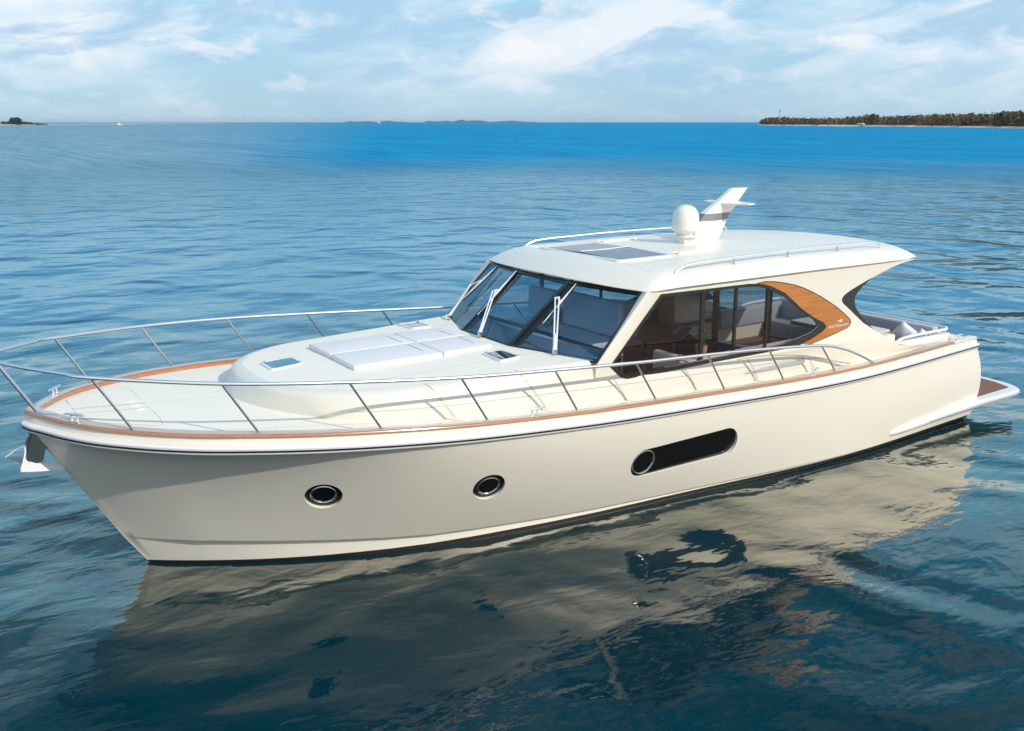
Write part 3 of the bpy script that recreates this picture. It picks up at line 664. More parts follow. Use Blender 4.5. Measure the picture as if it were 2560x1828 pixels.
m.grid(rows); m.grid([[(x, y*q, z) for q in (1, -1)] for x, y, z in under])
roof = m.build('roof', roofm, yacht, sharp=50)
m = MB(); m.slab([(x+.0, y) for x, y in [(9.0,-2.3),(15.6,-2.3),(15.6,2.3),(9.0,2.3)]], [], lambda u, v, d: (u, v, 3.60+d), 0, .04); m.build('headlining', mat('headlining', (0.6, 0.52, 0.44), 0.8), yacht)
def RZ(x, y): 
    d = min(2.49-abs(y), (x-8.7)/1.36 if x < 10 else 9, 16.8-x); return zroof(x, y, max(0.0, min(.5, d)))+.015
# roof rails
for sg in (-1, 1):
    path = [(9.64, sg*2.22, RZ(9.64, 2.22)), (9.78, sg*2.22, RZ(9.8, 2.22)+.07), (10.05, sg*2.21, RZ(10.05, 2.21)+.11)] + [(x, sg*lin(x, [10, 15.2], [2.21, 2.08]), RZ(x, lin(x, [10, 15.2], [2.21, 2.08]))+.12) for x in (11, 12, 13, 14, 14.9)] + [(15.12, sg*2.08, RZ(15.12, 2.08)+.10), (15.24, sg*2.08, RZ(15.24, 2.08))]
    m = MB(); m.tube(smooth_path(path, 5), 0.021, n=8); rl = m.build('roof_rail', chrome, yacht, label=('port' if sg < 0 else 'starboard')+' grab rail on the roof')
    for x in (11.045, 12.46, 13.88):
        y = sg*lin(x, [10, 15.2], [2.21, 2.08]); z = RZ(x, abs(y)); m = MB(); m.tube([(x, y, z-.01), (x, y, z+.115)], 0.013, n=8); m.build('rail_post', steel, rl)
# sunroof
m = MB(); so_ = round_poly([(9.30, 1.27), (10.66, 1.20), (10.60, -1.20), (9.30, -1.16)], 0.12); c0 = np.array((10.0, .15))
fz = lambda u, v, d: (u, v, RZ(max(u, 9.5), 0) - .03*(v/1.2)**2 + .012 + d)
gl = [(9.40, 1.17), (9.40, -1.06), (10.51, -1.10), (10.56, 1.10)]
m.slab(so_, [gl], fz, -.08, .022); sr = m.build('sunroof', white, yacht, bevel=.008, seg=2)
m = MB(); m.slab([(9.40, 1.17), (10.56, 1.10), (10.54, .02), (9.40, .03)], [], fz, 0, .016); m.build('sunroof_glass', solarglass, sr)
m = MB(); m.slab([(9.40, .01), (10.54, .0), (10.51, -1.10), (9.40, -1.06)], [], fz, 0, .016); m.build('sunroof_glass', solarglass, sr)
m = MB(); m.tube([fz(9.40, .02, .03), fz(10.0, .015, .03), fz(10.54, .01, .03)], .012, n=6); m.build('divider', whitem, sr)
for y, x0, x1 in ((-1.05, 10.78, 11.72), (1.22, 10.86, 11.74)):
    m = MB(); m.box((x0, y-.035, RZ(11.2, y)-.01), (x1, y+.035, RZ(11.2, y)+.035)); m.tube([(x0-.12, y+.05, RZ(11, y)+.02), (x0, y, RZ(11, y)+.03)], .015, n=6); m.build('slide_track', white, yacht, bevel=.006, seg=2)
# radome
rx, ry = 11.93, -.02; rz = RZ(rx, 0)
m = MB(); m.lathe([(0.001, .745), (.06, .74), (.12, .72), (.18, .68), (.225, .62), (.252, .55), (.262, .48), (.27, .30), (.268, .255), (.25, .235), (.20, .215), (.16, .18), (.15, .145), (.001, .14)], (rx, ry, rz), 40); rd = m.build('radome', white, yacht, sharp=40)
m = MB(); m.lathe([(.001, .155), (.24, .15), (.25, .135), (.24, .12), (.18, .11), (.001, .11)], (rx+.03, ry, rz), 32); m.box((rx-.13, ry-.13, rz-.02), (rx+.16, ry+.13, rz+.13)); m.build('radome_mount', white, rd, bevel=.01, seg=2)
# raked mast
def mast_sec(z, k):
    """cross section: leading edge narrow and bright, sides, trailing edge"""
    x0 = lin(z, [3.9, 4.1, 4.446, 4.585, 4.763, 5.03], [11.95, 12.09, 12.29, 12.42, 12.75, 13.17]); x1 = lin(z, [3.9, 4.05, 4.407, 4.55, 4.70, 5.03], [12.76, 12.80, 13.02, 13.12, 13.26, 13.60])
    w = lin(z, [3.9, 5.03], [.17, .085]); return [(x0, -w*.55, z), (x0+(x1-x0)*.42, -w, z), (x1, -w*.45, z), (x1, w*.45, z), (x0+(x1-x0)*.42, w, z), (x0, w*.55, z)]
zs = [3.90, 4.05, 4.20, 4.42]; m = MB(); rows = [mast_sec(z, 0) for z in zs]; m.grid(rows, closed_v=True); mast = m.build('mast', white, yacht, sharp=20)
m = MB(); m.grid([mast_sec(z, 0) for z in (4.42, 4.47, 4.55, 4.562)], closed_v=True); m.build('grey_band', mat('grey_band', (0.20, 0.20, 0.215), 0.35), mast, sharp=20)
m = MB(); rows = [mast_sec(z, 0) for z in (4.562, 4.66, 4.75, 4.85, 4.95, 5.03)]; m.grid(rows, closed_v=True); m.add(rows[-1], [tuple(range(6))]); m.build('mast_head', white, mast, sharp=20)
m = MB()
for sg in (-1, 1): m.grid([[(12.78, sg*.05, 4.72), (13.26, sg*.05, 4.735), (13.26, sg*.05, 4.775), (12.78, sg*.05, 4.76)], [(13.02, sg*.62, 4.735), (13.20, sg*.62, 4.74), (13.20, sg*.62, 4.762), (13.02, sg*.62, 4.757)]], closed_v=True); m.add([(13.02, sg*.62, 4.735), (13.20, sg*.62, 4.74), (13.20, sg*.62, 4.762), (13.02, sg*.62, 4.757)], [(0, 1, 2, 3)])
m.build('spreader', white, mast, sharp=30)

# ---------------------------------------------------------------- bow rail
SB = [(.1214,.1973,2.5423),(1.0924,1.4319,2.4628),(2.4892,2.1875,2.3545),(4.0403,2.5963,2.2297),(5.6134,2.7917,2.1073),(7.1799,2.8397,1.999),(8.7604,2.84,1.9036),(10.3021,2.8343,1.8416),(11.7738,2.8331,1.8061),(13.1794,2.8265,1.7956)]
ST = [(-.42,.30,3.20),(.6616,1.4273,3.2747),(2.0521,2.1882,3.1506),(3.5865,2.6227,3.0326),(5.1507,2.8396,2.9074),(6.7127,2.89,2.7953),(8.2608,2.90,2.6905),(9.8033,2.90,2.6077),(11.2699,2.89,2.5094),(12.677,2.88,2.376)]
END = [(13.35, 2.865, 2.22), (13.85, 2.85, 2.03), (14.22, 2.835, 1.86), (14.33, 2.83, 1.80)]
half = [(-.33, .0, 3.38), (-.20, .376, 3.37), (.015, .709, 3.348), (.376, 1.143, 3.31)] + ST[1:] + END
path = [(x, -y, z) for x, y, z in half[::-1]] + half[1:]
m = MB(); m.tube(smooth_path(path, 5), 0.027, n=10); br = m.build('bow_rail', chrome, yacht, sharp=60)
for i, (b, t_) in enumerate(zip(SB, ST)):
    for sg in (-1, 1):
        b2 = (b[0], sg*b[1], ZZ(b[0])+.20); t2 = (t_[0], sg*t_[1], t_[2]-.01)
        if i == 0: b2 = (b[0]+.02, sg*.20, 2.60); t2 = (-.275, sg*.20, 3.37)
        m = MB(); m.tube([b2, t2], 0.017, n=8); m.tube([Vector(b2)-Vector((0, 0, .01)), Vector(b2)+Vector((0, 0, .012))], .04, n=12); m.build('stanchion', steel, br)

# cleats
def cleat(x, y, z, ang, par=yacht):
    ca, sa = math.cos(ang), math.sin(ang); Rm = lambda u, v, w: (x+u*ca-v*sa, y+u*sa+v*ca, z+w)
    m = MB(); m.tube([Rm(-.17, 0, .085), Rm(-.12, 0, .092), Rm(0, 0, .09), Rm(.12, 0, .092), Rm(.17, 0, .085)], [.008, .016, .022, .016, .008], n=8)
    for u in (-.045, .045): m.tube([Rm(u, 0, 0), Rm(u, 0, .09)], [.02, .014], n=8)
    m.slab(round_poly([(-.09, -.03), (.09, -.03), (.09, .03), (-.09, .03)], .02), [], lambda a, b, d: Rm(a, b, d), 0, .012)
    m.build('cleat', chrome, par, sharp=50)
for sg in (-1, 1):
    cleat(.50, sg*.80, ZZ(.5)+.222, sg*R(52)); cleat(6.42, sg*(BB(6.4)-.11), ZZ(6.42)+.222, 0); cleat(12.6, sg*(BB(12.6)-.11), ZZ(12.6)+.222, 0); cleat(17.45, sg*(BB(17.4)-.13), ZZ(17.4)+.2, sg*R(-4))

# folded boarding grab on the side of the house
for sg in (-1, 1):
    m = MB(); Y = sg*2.475; m.slab([(11.18, 1.995), (11.5, 2.028), (11.9, 2.05), (12.3, 2.052), (12.72, 2.03), (12.72, 1.965), (12.3, 1.972), (11.9, 1.965), (11.5, 1.978)], [], lambda u, v, d: (u, sg*(2.44+d), v), 0.0, .05)
    m.build('side_vent', chrome, yacht, sharp=20)
    m = MB(); m.tube([(12.7, sg*2.46, 2.075), (13.1, sg*2.46, 2.035), (13.4, sg*2.46, 1.965)], [.02, .015, .006], n=6); m.build('vent_tail', white, yacht)
# arch moulding on the house side
for sg in (-1, 1):
    m = MB(); m.tube(smooth_path([(11.0, sg*2.432, 2.262), (11.5, sg*2.435, 2.258), (12.0, sg*2.437, 2.21), (12.75, sg*2.44, 2.105), (13.2, sg*2.445, 2.0), (13.6, sg*2.45, 1.885), (14.0, sg*2.46, 1.79), (14.3, sg*2.47, 1.745)], 5), .012, n=6)
    m.build('arch_moulding', mat('moulding_shade', (0.55, 0.53, 0.46), 0.4), yacht)

# swim platform, side strakes
m = MB()
pl = [(14.92, 2.70), (14.94, 2.83), (15.1, 2.885), (15.6, 2.90), (17, 2.89), (18.4, 2.90), (19.35, 2.92), (19.62, 2.86), (19.80, 2.70), (19.92, 2.42), (19.99, 1.9), (20.03, 1.0), (20.05, 0)]
hp = smooth_path([(x, y, 0) for x, y in pl], 4)
def pzt(x): return lin(x, [15.05, 18.2, 20], [.335, .44, .47])
outl = [(p[0], -p[1]) for p in hp] + [(p[0], p[1]) for p in hp[::-1][1:]]
prof = [(.05, .0), (.012, .01), (0, .035), (0, .09), (.015, .115), (.05, .128), (.09, .13)]
rows = []
n = len(outl)
for i, (x, y) in enumerate(outl):
    a = outl[max(0, i-1)]; b = outl[min(n-1, i+1)]; tx, ty = b[0]-a[0], b[1]-a[1]; l = math.hypot(tx, ty); nx, ny = -ty/l, tx/l
    if nx*(x-17)+ny*y < 0: nx, ny = -nx, -ny
    rows.append([(x-nx*d, y-ny*d, pzt(x)-.13+h) for d, h in prof])
m.grid(rows)
H_ = n//2
m.grid([[rows[i][-1], rows[n-1-i][-1]] for i in range(H_+1)]); m.grid([[rows[i][0], rows[n-1-i][0]] for i in range(H_+1)])
plat = m.build('swim_platform', white, yacht, sharp=50)
m = MB(); m.slab(round_poly([(18.0, -2.66), (19.56, -2.66), (19.74, -2.2), (19.84, -1.2), (19.86, 0), (19.84, 1.2), (19.74, 2.2), (19.56, 2.66), (18.0, 2.66)], .07), [], lambda u, v, d: (u, v, pzt(u)+d), -.01, .006); m.build('teak_planking', teakdeck, plat)
m = MB(); ed = [(p[0], -p[1]-.002, pzt(p[0])-.06) for p in hp if p[0] > 15.9] ; ed += [(x, -y, z) for x, y, z in ed[::-1][1:]]
m.tube(ed, .022, n=8); m.build('edge_rail', chrome, plat)
# transom step under the platform
m = MB(); m.box((17.6, -2.45, .02), (18.3, 2.45, .33)); m.build('transom_step', cream, yacht, bevel=.02)

# cockpit coaming and rails
m = MB(); m.box((13.9, -2.14, 1.151), (17.41, 2.14, 1.18)); m.build('cockpit_sole', teakdeck, yacht)
for sg in (-1, 1):
    m = MB(); rows = []
    for x in (15.5, 15.7, 16, 16.5, 17, 17.3, 17.42):
        zt = lin(x, [15.5, 15.7, 16, 16.6, 17.42], [1.985, 1.94, 1.875, 1.845, 1.85]); yo = ywall(x, 1.85) - .012; rows.append([(x, sg*yo, zt-.01), (x, sg*(yo-.12), zt+.01), (x, sg*2.15, zt+.0), (x, sg*2.15, 1.5)])
    m.grid(rows); m.build('coaming', cream, yacht)
m = MB(); m.box((15.25, -2.24, 1.18), (15.78, -1.95, 2.09)); m.build('cockpit_cabinet', cream, yacht, bevel=.03)
m = MB(); pth = smooth_path([(15.78, -2.26, 1.90), (15.9, -2.27, 1.97), (16.3, -2.28, 2.0), (17.0, -2.31, 2.01), (17.36, -2.32, 2.01), (17.50, -2.25, 2.01), (17.56, -2.0, 2.02), (17.56, 0, 2.03), (17.56, 2.0, 2.02), (17.50, 2.25, 2.01), (17.36, 2.32, 2.01), (16.3, 2.28, 2.0), (15.78, 2.26, 1.90)], 5)
m.tube(pth, .03, n=8); cr = m.build('cockpit_rail', whitem, yacht)
for x, y in ((16.75, -2.30), (16.88, -2.305), (17.40, -2.31), (17.54, -2.15), (17.56, -.7), (17.56, .7), (17.54, 2.15), (16.8, 2.30)):
    m = MB(); m.tube([(x, y, 1.80), (x, y, 2.0)], .014, n=8); m.build('rail_post', chrome, cr)

# anchor roller plate
m = MB(); PA = round_poly([(.141, 2.30), (.262, 2.075), (.205, 2.047), (.177, 2.006), (.155, 1.906), (.122, 1.872), (.031, 1.862), (-.04, 1.91), (-.049, 1.959), (-.014, 2.116), (.017, 2.20), (.075, 2.31)], .02, 3)
for sg in (-1, 1): m.slab(PA, [], lambda u, v, d, sg=sg: (u, sg*(.06+d), v), -.006, .006)
m.box((.02, -.055, 2.2), (.12, .055, 2.32)); m.build('anchor_roller', dsteel, yacht, sharp=30)
m = MB(); m.slab([(-.005, 2.14), (.10, 2.33), (.13, 2.33), (.02, 2.13)], [], lambda u, v, d: (u-.03, d, v+.0), -.055, .055); m.build('roller_pad', rubber, yacht)
an = thing('anchor', 'polished steel plough anchor with roll bar hanging below the bow', 'anchor', (0, 0, 1.9))
m = MB(); tip = (.43, 0, 1.69); pr = (-.16, -.27, 1.85); sr_ = (-.28, .27, 1.925); md = (-.08, 0, 1.965); kl = (-.02, 0, 1.80)
cu_ = lambda a, b, h: [lerp(lerp(a, (0.5*(a[0]+b[0]), .5*(a[1]+b[1]), .5*(a[2]+b[2])+h), q), lerp((0.5*(a[0]+b[0]), .5*(a[1]+b[1]), .5*(a[2]+b[2])+h), b, q), q) for q in np.linspace(0, 1, 9)]
rP = cu_(pr, tip, -.02); rM = cu_(md, tip, .07); rS = cu_(sr_, tip, .03); rK = cu_(kl, tip, -.03)
m.grid([rP, rM]); m.grid([rM, rS]); m.grid([rS, rK]); m.grid([rK, rP]); m.add([pr, md, sr_, kl], [(0, 1, 2, 3)]); m.build('fluke', whitem, an, sharp=40)
m = MB(); m.tube(smooth_path([(-.27, .25, 1.93), (-.14, .14, 2.04), (-.05, .0, 2.10), (-.08, -.15, 2.0), (-.15, -.25, 1.87)], 5), .012, n=8); m.build('roll_bar', whitem, an)
m = MB(); m.slab([(-.06, 1.93), (.02, 2.10), (.06, 2.28), (.12, 2.28), (.10, 2.06), (.08, 1.88)], [], lambda u, v, d: (u, d, v), -.02, .02); m.build('shank', steel, an)

# ---------------------------------------------------------------- loose things aboard
def rbox(name, a, b, mt, parent, bev=.04, seg=4, label=None):
    m = MB(); m.box(a, b); return m.build(name, mt, parent, bevel=bev, seg=seg, sharp=60, label=label)
t = thing('bench_seat', 'pale grey bench seat on a wooden base seen through the port windscreen pane', 'seat', (9.5, 0, 1.33))
rbox('backrest', (9.58, -.86, 2.52), (9.72, .86, 3.19), seatg, t, .05); rbox('seat_cushion', (9.0, -.86, 2.38), (9.60, .86, 2.52), seatg, t, .05)
rbox('base', (9.08, -.80, 1.33), (9.62, .80, 2.375), mat('teak_joinery', (.4, .14, .05), .35, coat=.4, fn=wood(2, (0.28, 0.08, 0.025), (0.42, 0.15, 0.05))), t, .01, 1)
t = thing('helm_seat', 'dark backed helm seat behind the middle windscreen pane', 'seat', (9.3, 1.55, 1.33))
rbox('backrest', (9.62, 1.2, 2.52), (9.78, 2.1, 3.12), seatg, t, .05); rbox('seat_cushion', (9.1, 1.2, 2.36), (9.62, 2.1, 2.50), seatg, t, .05); rbox('pedestal', (9.25, 1.45, 1.33), (9.5, 1.8, 2.36), darkin, t, .02, 1)
t = thing('saloon_table', 'dark walnut dining table inside the saloon window', 'table', (11.6, .3, 1.33))
m = MB(); m.slab(round_poly([(10.85, -.42), (10.9, .55), (11.8, .95), (12.45, .85), (12.45, .2), (11.6, -.40)], .12), [], lambda u, v, d: (u, v, 2.17+d), 0, .04); m.build('tabletop', darkwood, t)
for x in (11.2, 12.0): m = MB(); m.tube([(x, .25, 1.33), (x, .25, 2.17)], .045, n=10); m.build('leg', steel, t)
t = thing('dinette_sofa', 'cushioned grey sofa round the saloon table with rolled backrest', 'sofa', (11.4, 1.5, 1.33))
rbox('seat_base', (10.3, 1.2, 1.33), (12.4, 2.0, 1.72), mat('sofa_base', (.3, .1, .04), .5), t, .01, 1); rbox('seat_cushion', (10.3, 1.15, 1.72), (12.4, 2.0, 1.88), seatg, t, .05)
rbox('backrest', (10.3, 1.78, 1.86), (12.4, 2.04, 2.56), seatg, t, .09); rbox('end_cushion', (10.0, .5, 1.85), (10.28, 2.0, 2.66), seatg, t, .08)
t = thing('saloon_chair', 'pale grey chair beside the saloon table near the window', 'chair', (9.9, -1.2, 1.33))
rbox('backrest', (10.1, -1.95, 1.85), (10.25, -1.2, 2.33), seatg, t, .05); rbox('seat_cushion', (9.5, -1.95, 1.68), (10.1, -1.2, 1.82), seatg, t, .05); rbox('base', (9.55, -1.9, 1.33), (10.05, -1.25, 1.68), darkwood, t, .01, 1)
t = thing('aft_sofa', 'pale sofa inside the aft end of the saloon window', 'sofa', (12.6, -1.6, 1.33))
rbox('seat_cushion', (12.2, -2.2, 1.86), (13.3, -1.65, 2.08), seatg, t, .07); rbox('seat_base', (12.2, -2.2, 1.33), (13.3, -1.65, 1.86), darkwood, t, .01, 1)
m = MB(); m.box((9.9, -2.34, 2.342), (12.7, -2.16, 2.37)); m.build('window_ledge', seatg, yacht, bevel=.01)
t = thing('galley_cabinet', 'tall dark walnut cabinet standing against the far saloon wall', 'cabinet', (12.97, 1.9, 1.33))
m = MB(); m.box((12.75, 1.55, 1.33), (13.2, 2.25, 3.58)); m.build('carcass', darkwood, t, bevel=.01); m = MB(); m.box((12.735, 1.6, 1.6), (12.748, 2.2, 3.45)); m.build('door', mat('cab_door', (.08, .075, .07), .3), t)
# plant in the window
t = thing('potted_plant', 'small leafy green plant in a wicker pot on the saloon window sill', 'plant', (10.42, -2.12, 2.37))
m = MB(); m.lathe([(.001, 0), (.075, 0), (.10, .08), (.105, .17), (.09, .17), (.085, .15), (.001, .15)], (10.42, -2.12, 2.372), 20); m.build('pot', potm, t)
m = MB(); st = MB()
for k in range(9):
    a = rng.uniform(0, 6.28); h = rng.uniform(.16, .34); r0 = rng.uniform(.05, .17); b = Vector((10.42, -2.12, 2.52)); e = b+Vector((math.cos(a)*r0*1.2, math.sin(a)*r0*.8, h)); st.tube([b, b.lerp(e, .5)+Vector((0, 0, .03)), e], .004, n=4)
    for j in range(26):
        q = rng.uniform(.25, 1.05); c = b.lerp(e, q)+Vector(rng.normal(0, .022, 3)); d = Vector(rng.normal(0, 1, 3)).normalized(); u = d.orthogonal().normalized(); w = d.cross(u); s_ = rng.uniform(.016, .03)
        m.add([c-u*s_, c+w*s_*.55, c+u*s_, c-w*s_*.55], [(0, 1, 2, 3)])
m.build('foliage', leafm, t); st.build('stems', mat('stem_green', (.1, .12, .05), .7), t)
# cockpit furniture
t = thing('cockpit_sofa', 'pale grey blue U shaped sofa round the open cockpit', 'sofa', (16.8, 0, 1.18))
cs = mat('cockpit_vinyl', (0.42, 0.46, 0.56), .55, bump=.2, bscale=20)
rbox('aft_backrest', (17.28, -2.1, 1.50), (17.50, 2.1, 2.03), cs, t, .05); rbox('aft_seat', (16.75, -2.1, 1.18), (17.3, 2.1, 1.58), cs, t, .04)
rbox('side_backrest', (16.2, -2.24, 1.50), (17.30, -2.10, 1.93), cs, t, .04, label='backrest along the port side'); rbox('side_seat', (16.2, -2.1, 1.18), (16.76, -1.55, 1.58), cs, t, .04)
rbox('starboard_backrest', (15.2, 2.08, 1.50), (17.3, 2.24, 1.97), cs, t, .05)
rbox('top_board', (15.82, -2.36, 1.84), (17.5, -2.22, 1.93), white, t, .02, 2)
t = thing('cockpit_table', 'white topped cockpit table with a teak edge', 'table', (16.6, -.7, 1.18))
m = MB(); m.slab(round_poly([(15.9, -1.38), (16.85, -1.38), (16.95, .6), (15.9, .6)], .06), [], lambda u, v, d: (u, v, 1.87+d), 0, .035); m.build('tabletop', white, t)
m = MB(); o_ = round_poly([(15.89, -1.39), (16.86, -1.39), (16.96, .61), (15.89, .61)], .06); m.slab(o_, [], lambda u, v, d: (u, v, 1.81+d), 0, .058); m.build('teak_edge', teak2, t)
m = MB(); m.tube([(16.4, -.4, 1.18), (16.4, -.4, 1.81)], .06, n=12); m.build('leg', steel, t)
cup = MB(); cup.lathe([(.001, 0), (.035, 0), (.042, .10), (.037, .10), (.032, .01), (.001, .01)], (16.75, -.78, 1.906), 20); solo(cup, 'cup', 'steel cup standing on the cockpit table', 'cup', (16.75, -.78, 1.906), chrome)
def pillow(loc, s_, rot, label):
    m = MB(); N = 14; 
    for sg in (-1, 1):
        rows = []
        for i in range(N+1):
            r_ = []
            for j in range(N+1):
                u, v = 2*i/N-1, 2*j/N-1; e = (1-u**2)*(1-v**2); th = .11*max(0, e)**.42*s_/.22; pin = 1-.10*(1-abs(u)**2) if abs(v) > .99 else 1
                q = Vector((u*s_*(1-.09*(1-v*v)*0 - .07*abs(v)**6*(1-u*u)), sg*th, v*s_*(1-.07*(1-abs(u))**1*0))); q += Vector((0, 0.006*math.sin(9*u+4*v)*e, 0)); r_.append(tuple(rot @ q + Vector(loc)))
            rows.append(r_)
        m.grid(rows, flip=sg > 0)
    solo(m, 'pillow', label, 'pillow', loc, mat('silk_pillow', (.70, .73, .80), .45, bump=.3, bscale=14), group='pillows on the cockpit sofa', sharp=80)
pillow((17.08, -1.55, 1.80), .23, Matrix.Rotation(R(-55), 3, 'Z') @ Matrix.Rotation(R(14), 3, 'X') @ Matrix.Rotation(R(38), 3, 'Y'), 'larger silvery pillow propped on its corner in the cockpit sofa')
pillow((17.12, -1.95, 1.75), .20, Matrix.Rotation(R(-30), 3, 'Z') @ Matrix.Rotation(R(16), 3, 'X') @ Matrix.Rotation(R(35), 3, 'Y'), 'smaller pillow half hidden in the aft corner of the sofa')
t = thing('side_table_cup', 'steel cup on the saloon seat back beside the plant', 'cup', (9.95, -2.1, 2.345))
m = MB(); m.lathe([(.001, 0), (.035, 0), (.04, .08), (.035, .08), (.03, .01), (.001, .01)], (9.95, -2.1, 2.345), 18); m.build('cup', chrome, t)

# ---------------------------------------------------------------- sea
def water_mat():
    m = bpy.data.materials.new('sea_water'); m.use_nodes = True; nt = m.node_tree; nt.nodes.clear(); L = nt.links.new; N = nt.nodes.new
    geo = N('ShaderNodeNewGeometry'); pos = geo.outputs['Position']
    def noise(scl, sc, det, rough=.5, rot=0.0, dist=0.0):
        mp = N('ShaderNodeMapping'); L(pos, mp.inputs[0]); mp.inputs['Scale'].default_value = scl; mp.inputs['Rotation'].default_value = (0, 0, rot)
        x = N('ShaderNodeTexNoise'); L(mp.outputs[0], x.inputs['Vector']); x.inputs['Scale'].default_value = sc; x.inputs['Detail'].default_value = det; x.inputs['Roughness'].default_value = rough; x.inputs['Distortion'].default_value = dist
        return x.outputs[0]
    def mth(op, a, b=None, clamp=False): return nmath(nt, op, a, b, clamp)
    ln = N('ShaderNodeVectorMath'); ln.operation = 'DISTANCE'; L(pos, ln.inputs[0]); ln.inputs[1].default_value = (-1.2, -13.8, 0); dist = ln.outputs[1]
    # swell, chop and ripples (heights in metres)
    a = mth('MULTIPLY', noise((1, 1, 1), .24, 2, .5, R(20), .4), 1.25)
    b = mth('MULTIPLY', noise((1, 1.8, 1), .8, 3, .5, R(25), .3), .115)
    c = mth('MULTIPLY', noise((1, 2.2, 1), 3.0, 3, .6, R(35), .2), .007)
    h = mth('ADD', mth('ADD', a, b), c)
    bp = N('ShaderNodeBump'); bp.inputs['Distance'].default_value = 1.0; L(h, bp.inputs['Height'])
    rs = N('ShaderNodeMapRange'); L(dist, rs.inputs[0]); rs.inputs[1].default_value = 10; rs.inputs[2].default_value = 60; rs.inputs[3].default_value = .30; rs.inputs[4].default_value = .75; L(rs.outputs[0], bp.inputs['Strength'])
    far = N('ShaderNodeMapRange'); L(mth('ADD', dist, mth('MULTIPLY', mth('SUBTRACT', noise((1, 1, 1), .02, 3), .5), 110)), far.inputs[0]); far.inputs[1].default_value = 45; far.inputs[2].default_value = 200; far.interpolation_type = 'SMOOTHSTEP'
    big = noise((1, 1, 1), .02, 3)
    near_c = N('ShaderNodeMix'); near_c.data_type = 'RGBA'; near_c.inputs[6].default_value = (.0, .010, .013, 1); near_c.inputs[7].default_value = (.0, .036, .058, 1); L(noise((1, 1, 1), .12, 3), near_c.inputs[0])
    # lagoon beyond the anchorage: saturated blue, greyer in a wedge to the left
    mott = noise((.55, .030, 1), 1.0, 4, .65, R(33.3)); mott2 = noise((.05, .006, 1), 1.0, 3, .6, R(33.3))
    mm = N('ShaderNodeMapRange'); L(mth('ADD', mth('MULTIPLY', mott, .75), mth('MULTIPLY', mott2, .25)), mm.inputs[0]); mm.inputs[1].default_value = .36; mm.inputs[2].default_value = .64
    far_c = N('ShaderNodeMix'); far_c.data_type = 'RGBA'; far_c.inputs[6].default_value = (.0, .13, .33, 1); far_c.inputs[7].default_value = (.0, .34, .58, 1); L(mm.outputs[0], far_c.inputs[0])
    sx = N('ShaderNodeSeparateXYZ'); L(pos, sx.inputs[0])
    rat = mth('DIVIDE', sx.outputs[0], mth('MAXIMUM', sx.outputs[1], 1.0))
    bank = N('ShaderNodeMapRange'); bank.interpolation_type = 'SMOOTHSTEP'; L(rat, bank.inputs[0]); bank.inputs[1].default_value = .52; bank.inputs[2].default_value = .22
    left_wedge_c = N('ShaderNodeMix'); left_wedge_c.data_type = 'RGBA'; L(bank.outputs[0], left_wedge_c.inputs[0]); L(far_c.outputs[2], left_wedge_c.inputs[6])
    bc = N('ShaderNodeMix'); bc.data_type = 'RGBA'; bc.inputs[6].default_value = (.11, .24, .34, 1); bc.inputs[7].default_value = (.26, .40, .48, 1); L(mm.outputs[0], bc.inputs[0]); L(bc.outputs[2], left_wedge_c.inputs[7])
    cc = N('ShaderNodeMix'); cc.data_type = 'RGBA'; L(far.outputs[0], cc.inputs[0]); L(near_c.outputs[2], cc.inputs[6]); L(left_wedge_c.outputs[2], cc.inputs[7])
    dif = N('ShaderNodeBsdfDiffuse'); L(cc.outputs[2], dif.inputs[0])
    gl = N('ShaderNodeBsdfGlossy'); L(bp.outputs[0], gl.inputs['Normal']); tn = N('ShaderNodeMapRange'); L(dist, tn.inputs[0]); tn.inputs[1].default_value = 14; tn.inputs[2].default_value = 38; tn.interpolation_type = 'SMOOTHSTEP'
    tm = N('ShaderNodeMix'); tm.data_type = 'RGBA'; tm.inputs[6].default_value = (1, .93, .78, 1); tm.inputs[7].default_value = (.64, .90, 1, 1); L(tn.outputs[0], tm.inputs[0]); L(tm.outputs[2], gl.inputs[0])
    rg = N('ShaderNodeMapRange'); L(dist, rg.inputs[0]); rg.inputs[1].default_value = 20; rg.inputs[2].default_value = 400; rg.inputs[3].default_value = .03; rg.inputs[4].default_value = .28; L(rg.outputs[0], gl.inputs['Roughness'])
    dt = N('ShaderNodeVectorMath'); dt.operation = 'DOT_PRODUCT'; L(bp.outputs[0], dt.inputs[0]); L(geo.outputs['Incoming'], dt.inputs[1])
    rp = N('ShaderNodeValToRGB'); e = rp.color_ramp.elements
    pts = [(0, .95), (.06, .74), (.16, .62), (.32, .47), (.39, .31), (.45, .12), (.54, .045), (1, .03)]
    while len(e) < len(pts): e.new(.5)
    for q, (p_, v_) in zip(e, pts): q.position = p_; q.color = (v_, v_, v_, 1)
    L(mth('ABSOLUTE', dt.outputs['Value']), rp.inputs[0])
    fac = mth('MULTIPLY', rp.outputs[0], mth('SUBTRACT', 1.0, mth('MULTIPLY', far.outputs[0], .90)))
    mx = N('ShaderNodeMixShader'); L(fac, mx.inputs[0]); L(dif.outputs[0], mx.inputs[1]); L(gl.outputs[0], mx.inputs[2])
    o = N('ShaderNodeOutputMaterial'); L(mx.outputs[0], o.inputs[0]); return m
m = MB(); rad = [0, 30, 120, 500, 2500, 10000, 25000]; n = 48
rows = [[(r*math.cos(2*math.pi*k/n), r*math.sin(2*math.pi*k/n), 0) for k in range(n)] for r in rad[1:]]
m.grid(rows, closed_v=True); m.add(rows[0], [tuple(range(n))])
sea = m.build('water', water_mat()); sea.data.flip_normals() if sea.data.polygons[0].normal.z < 0 else None; sea['kind'] = 'structure'

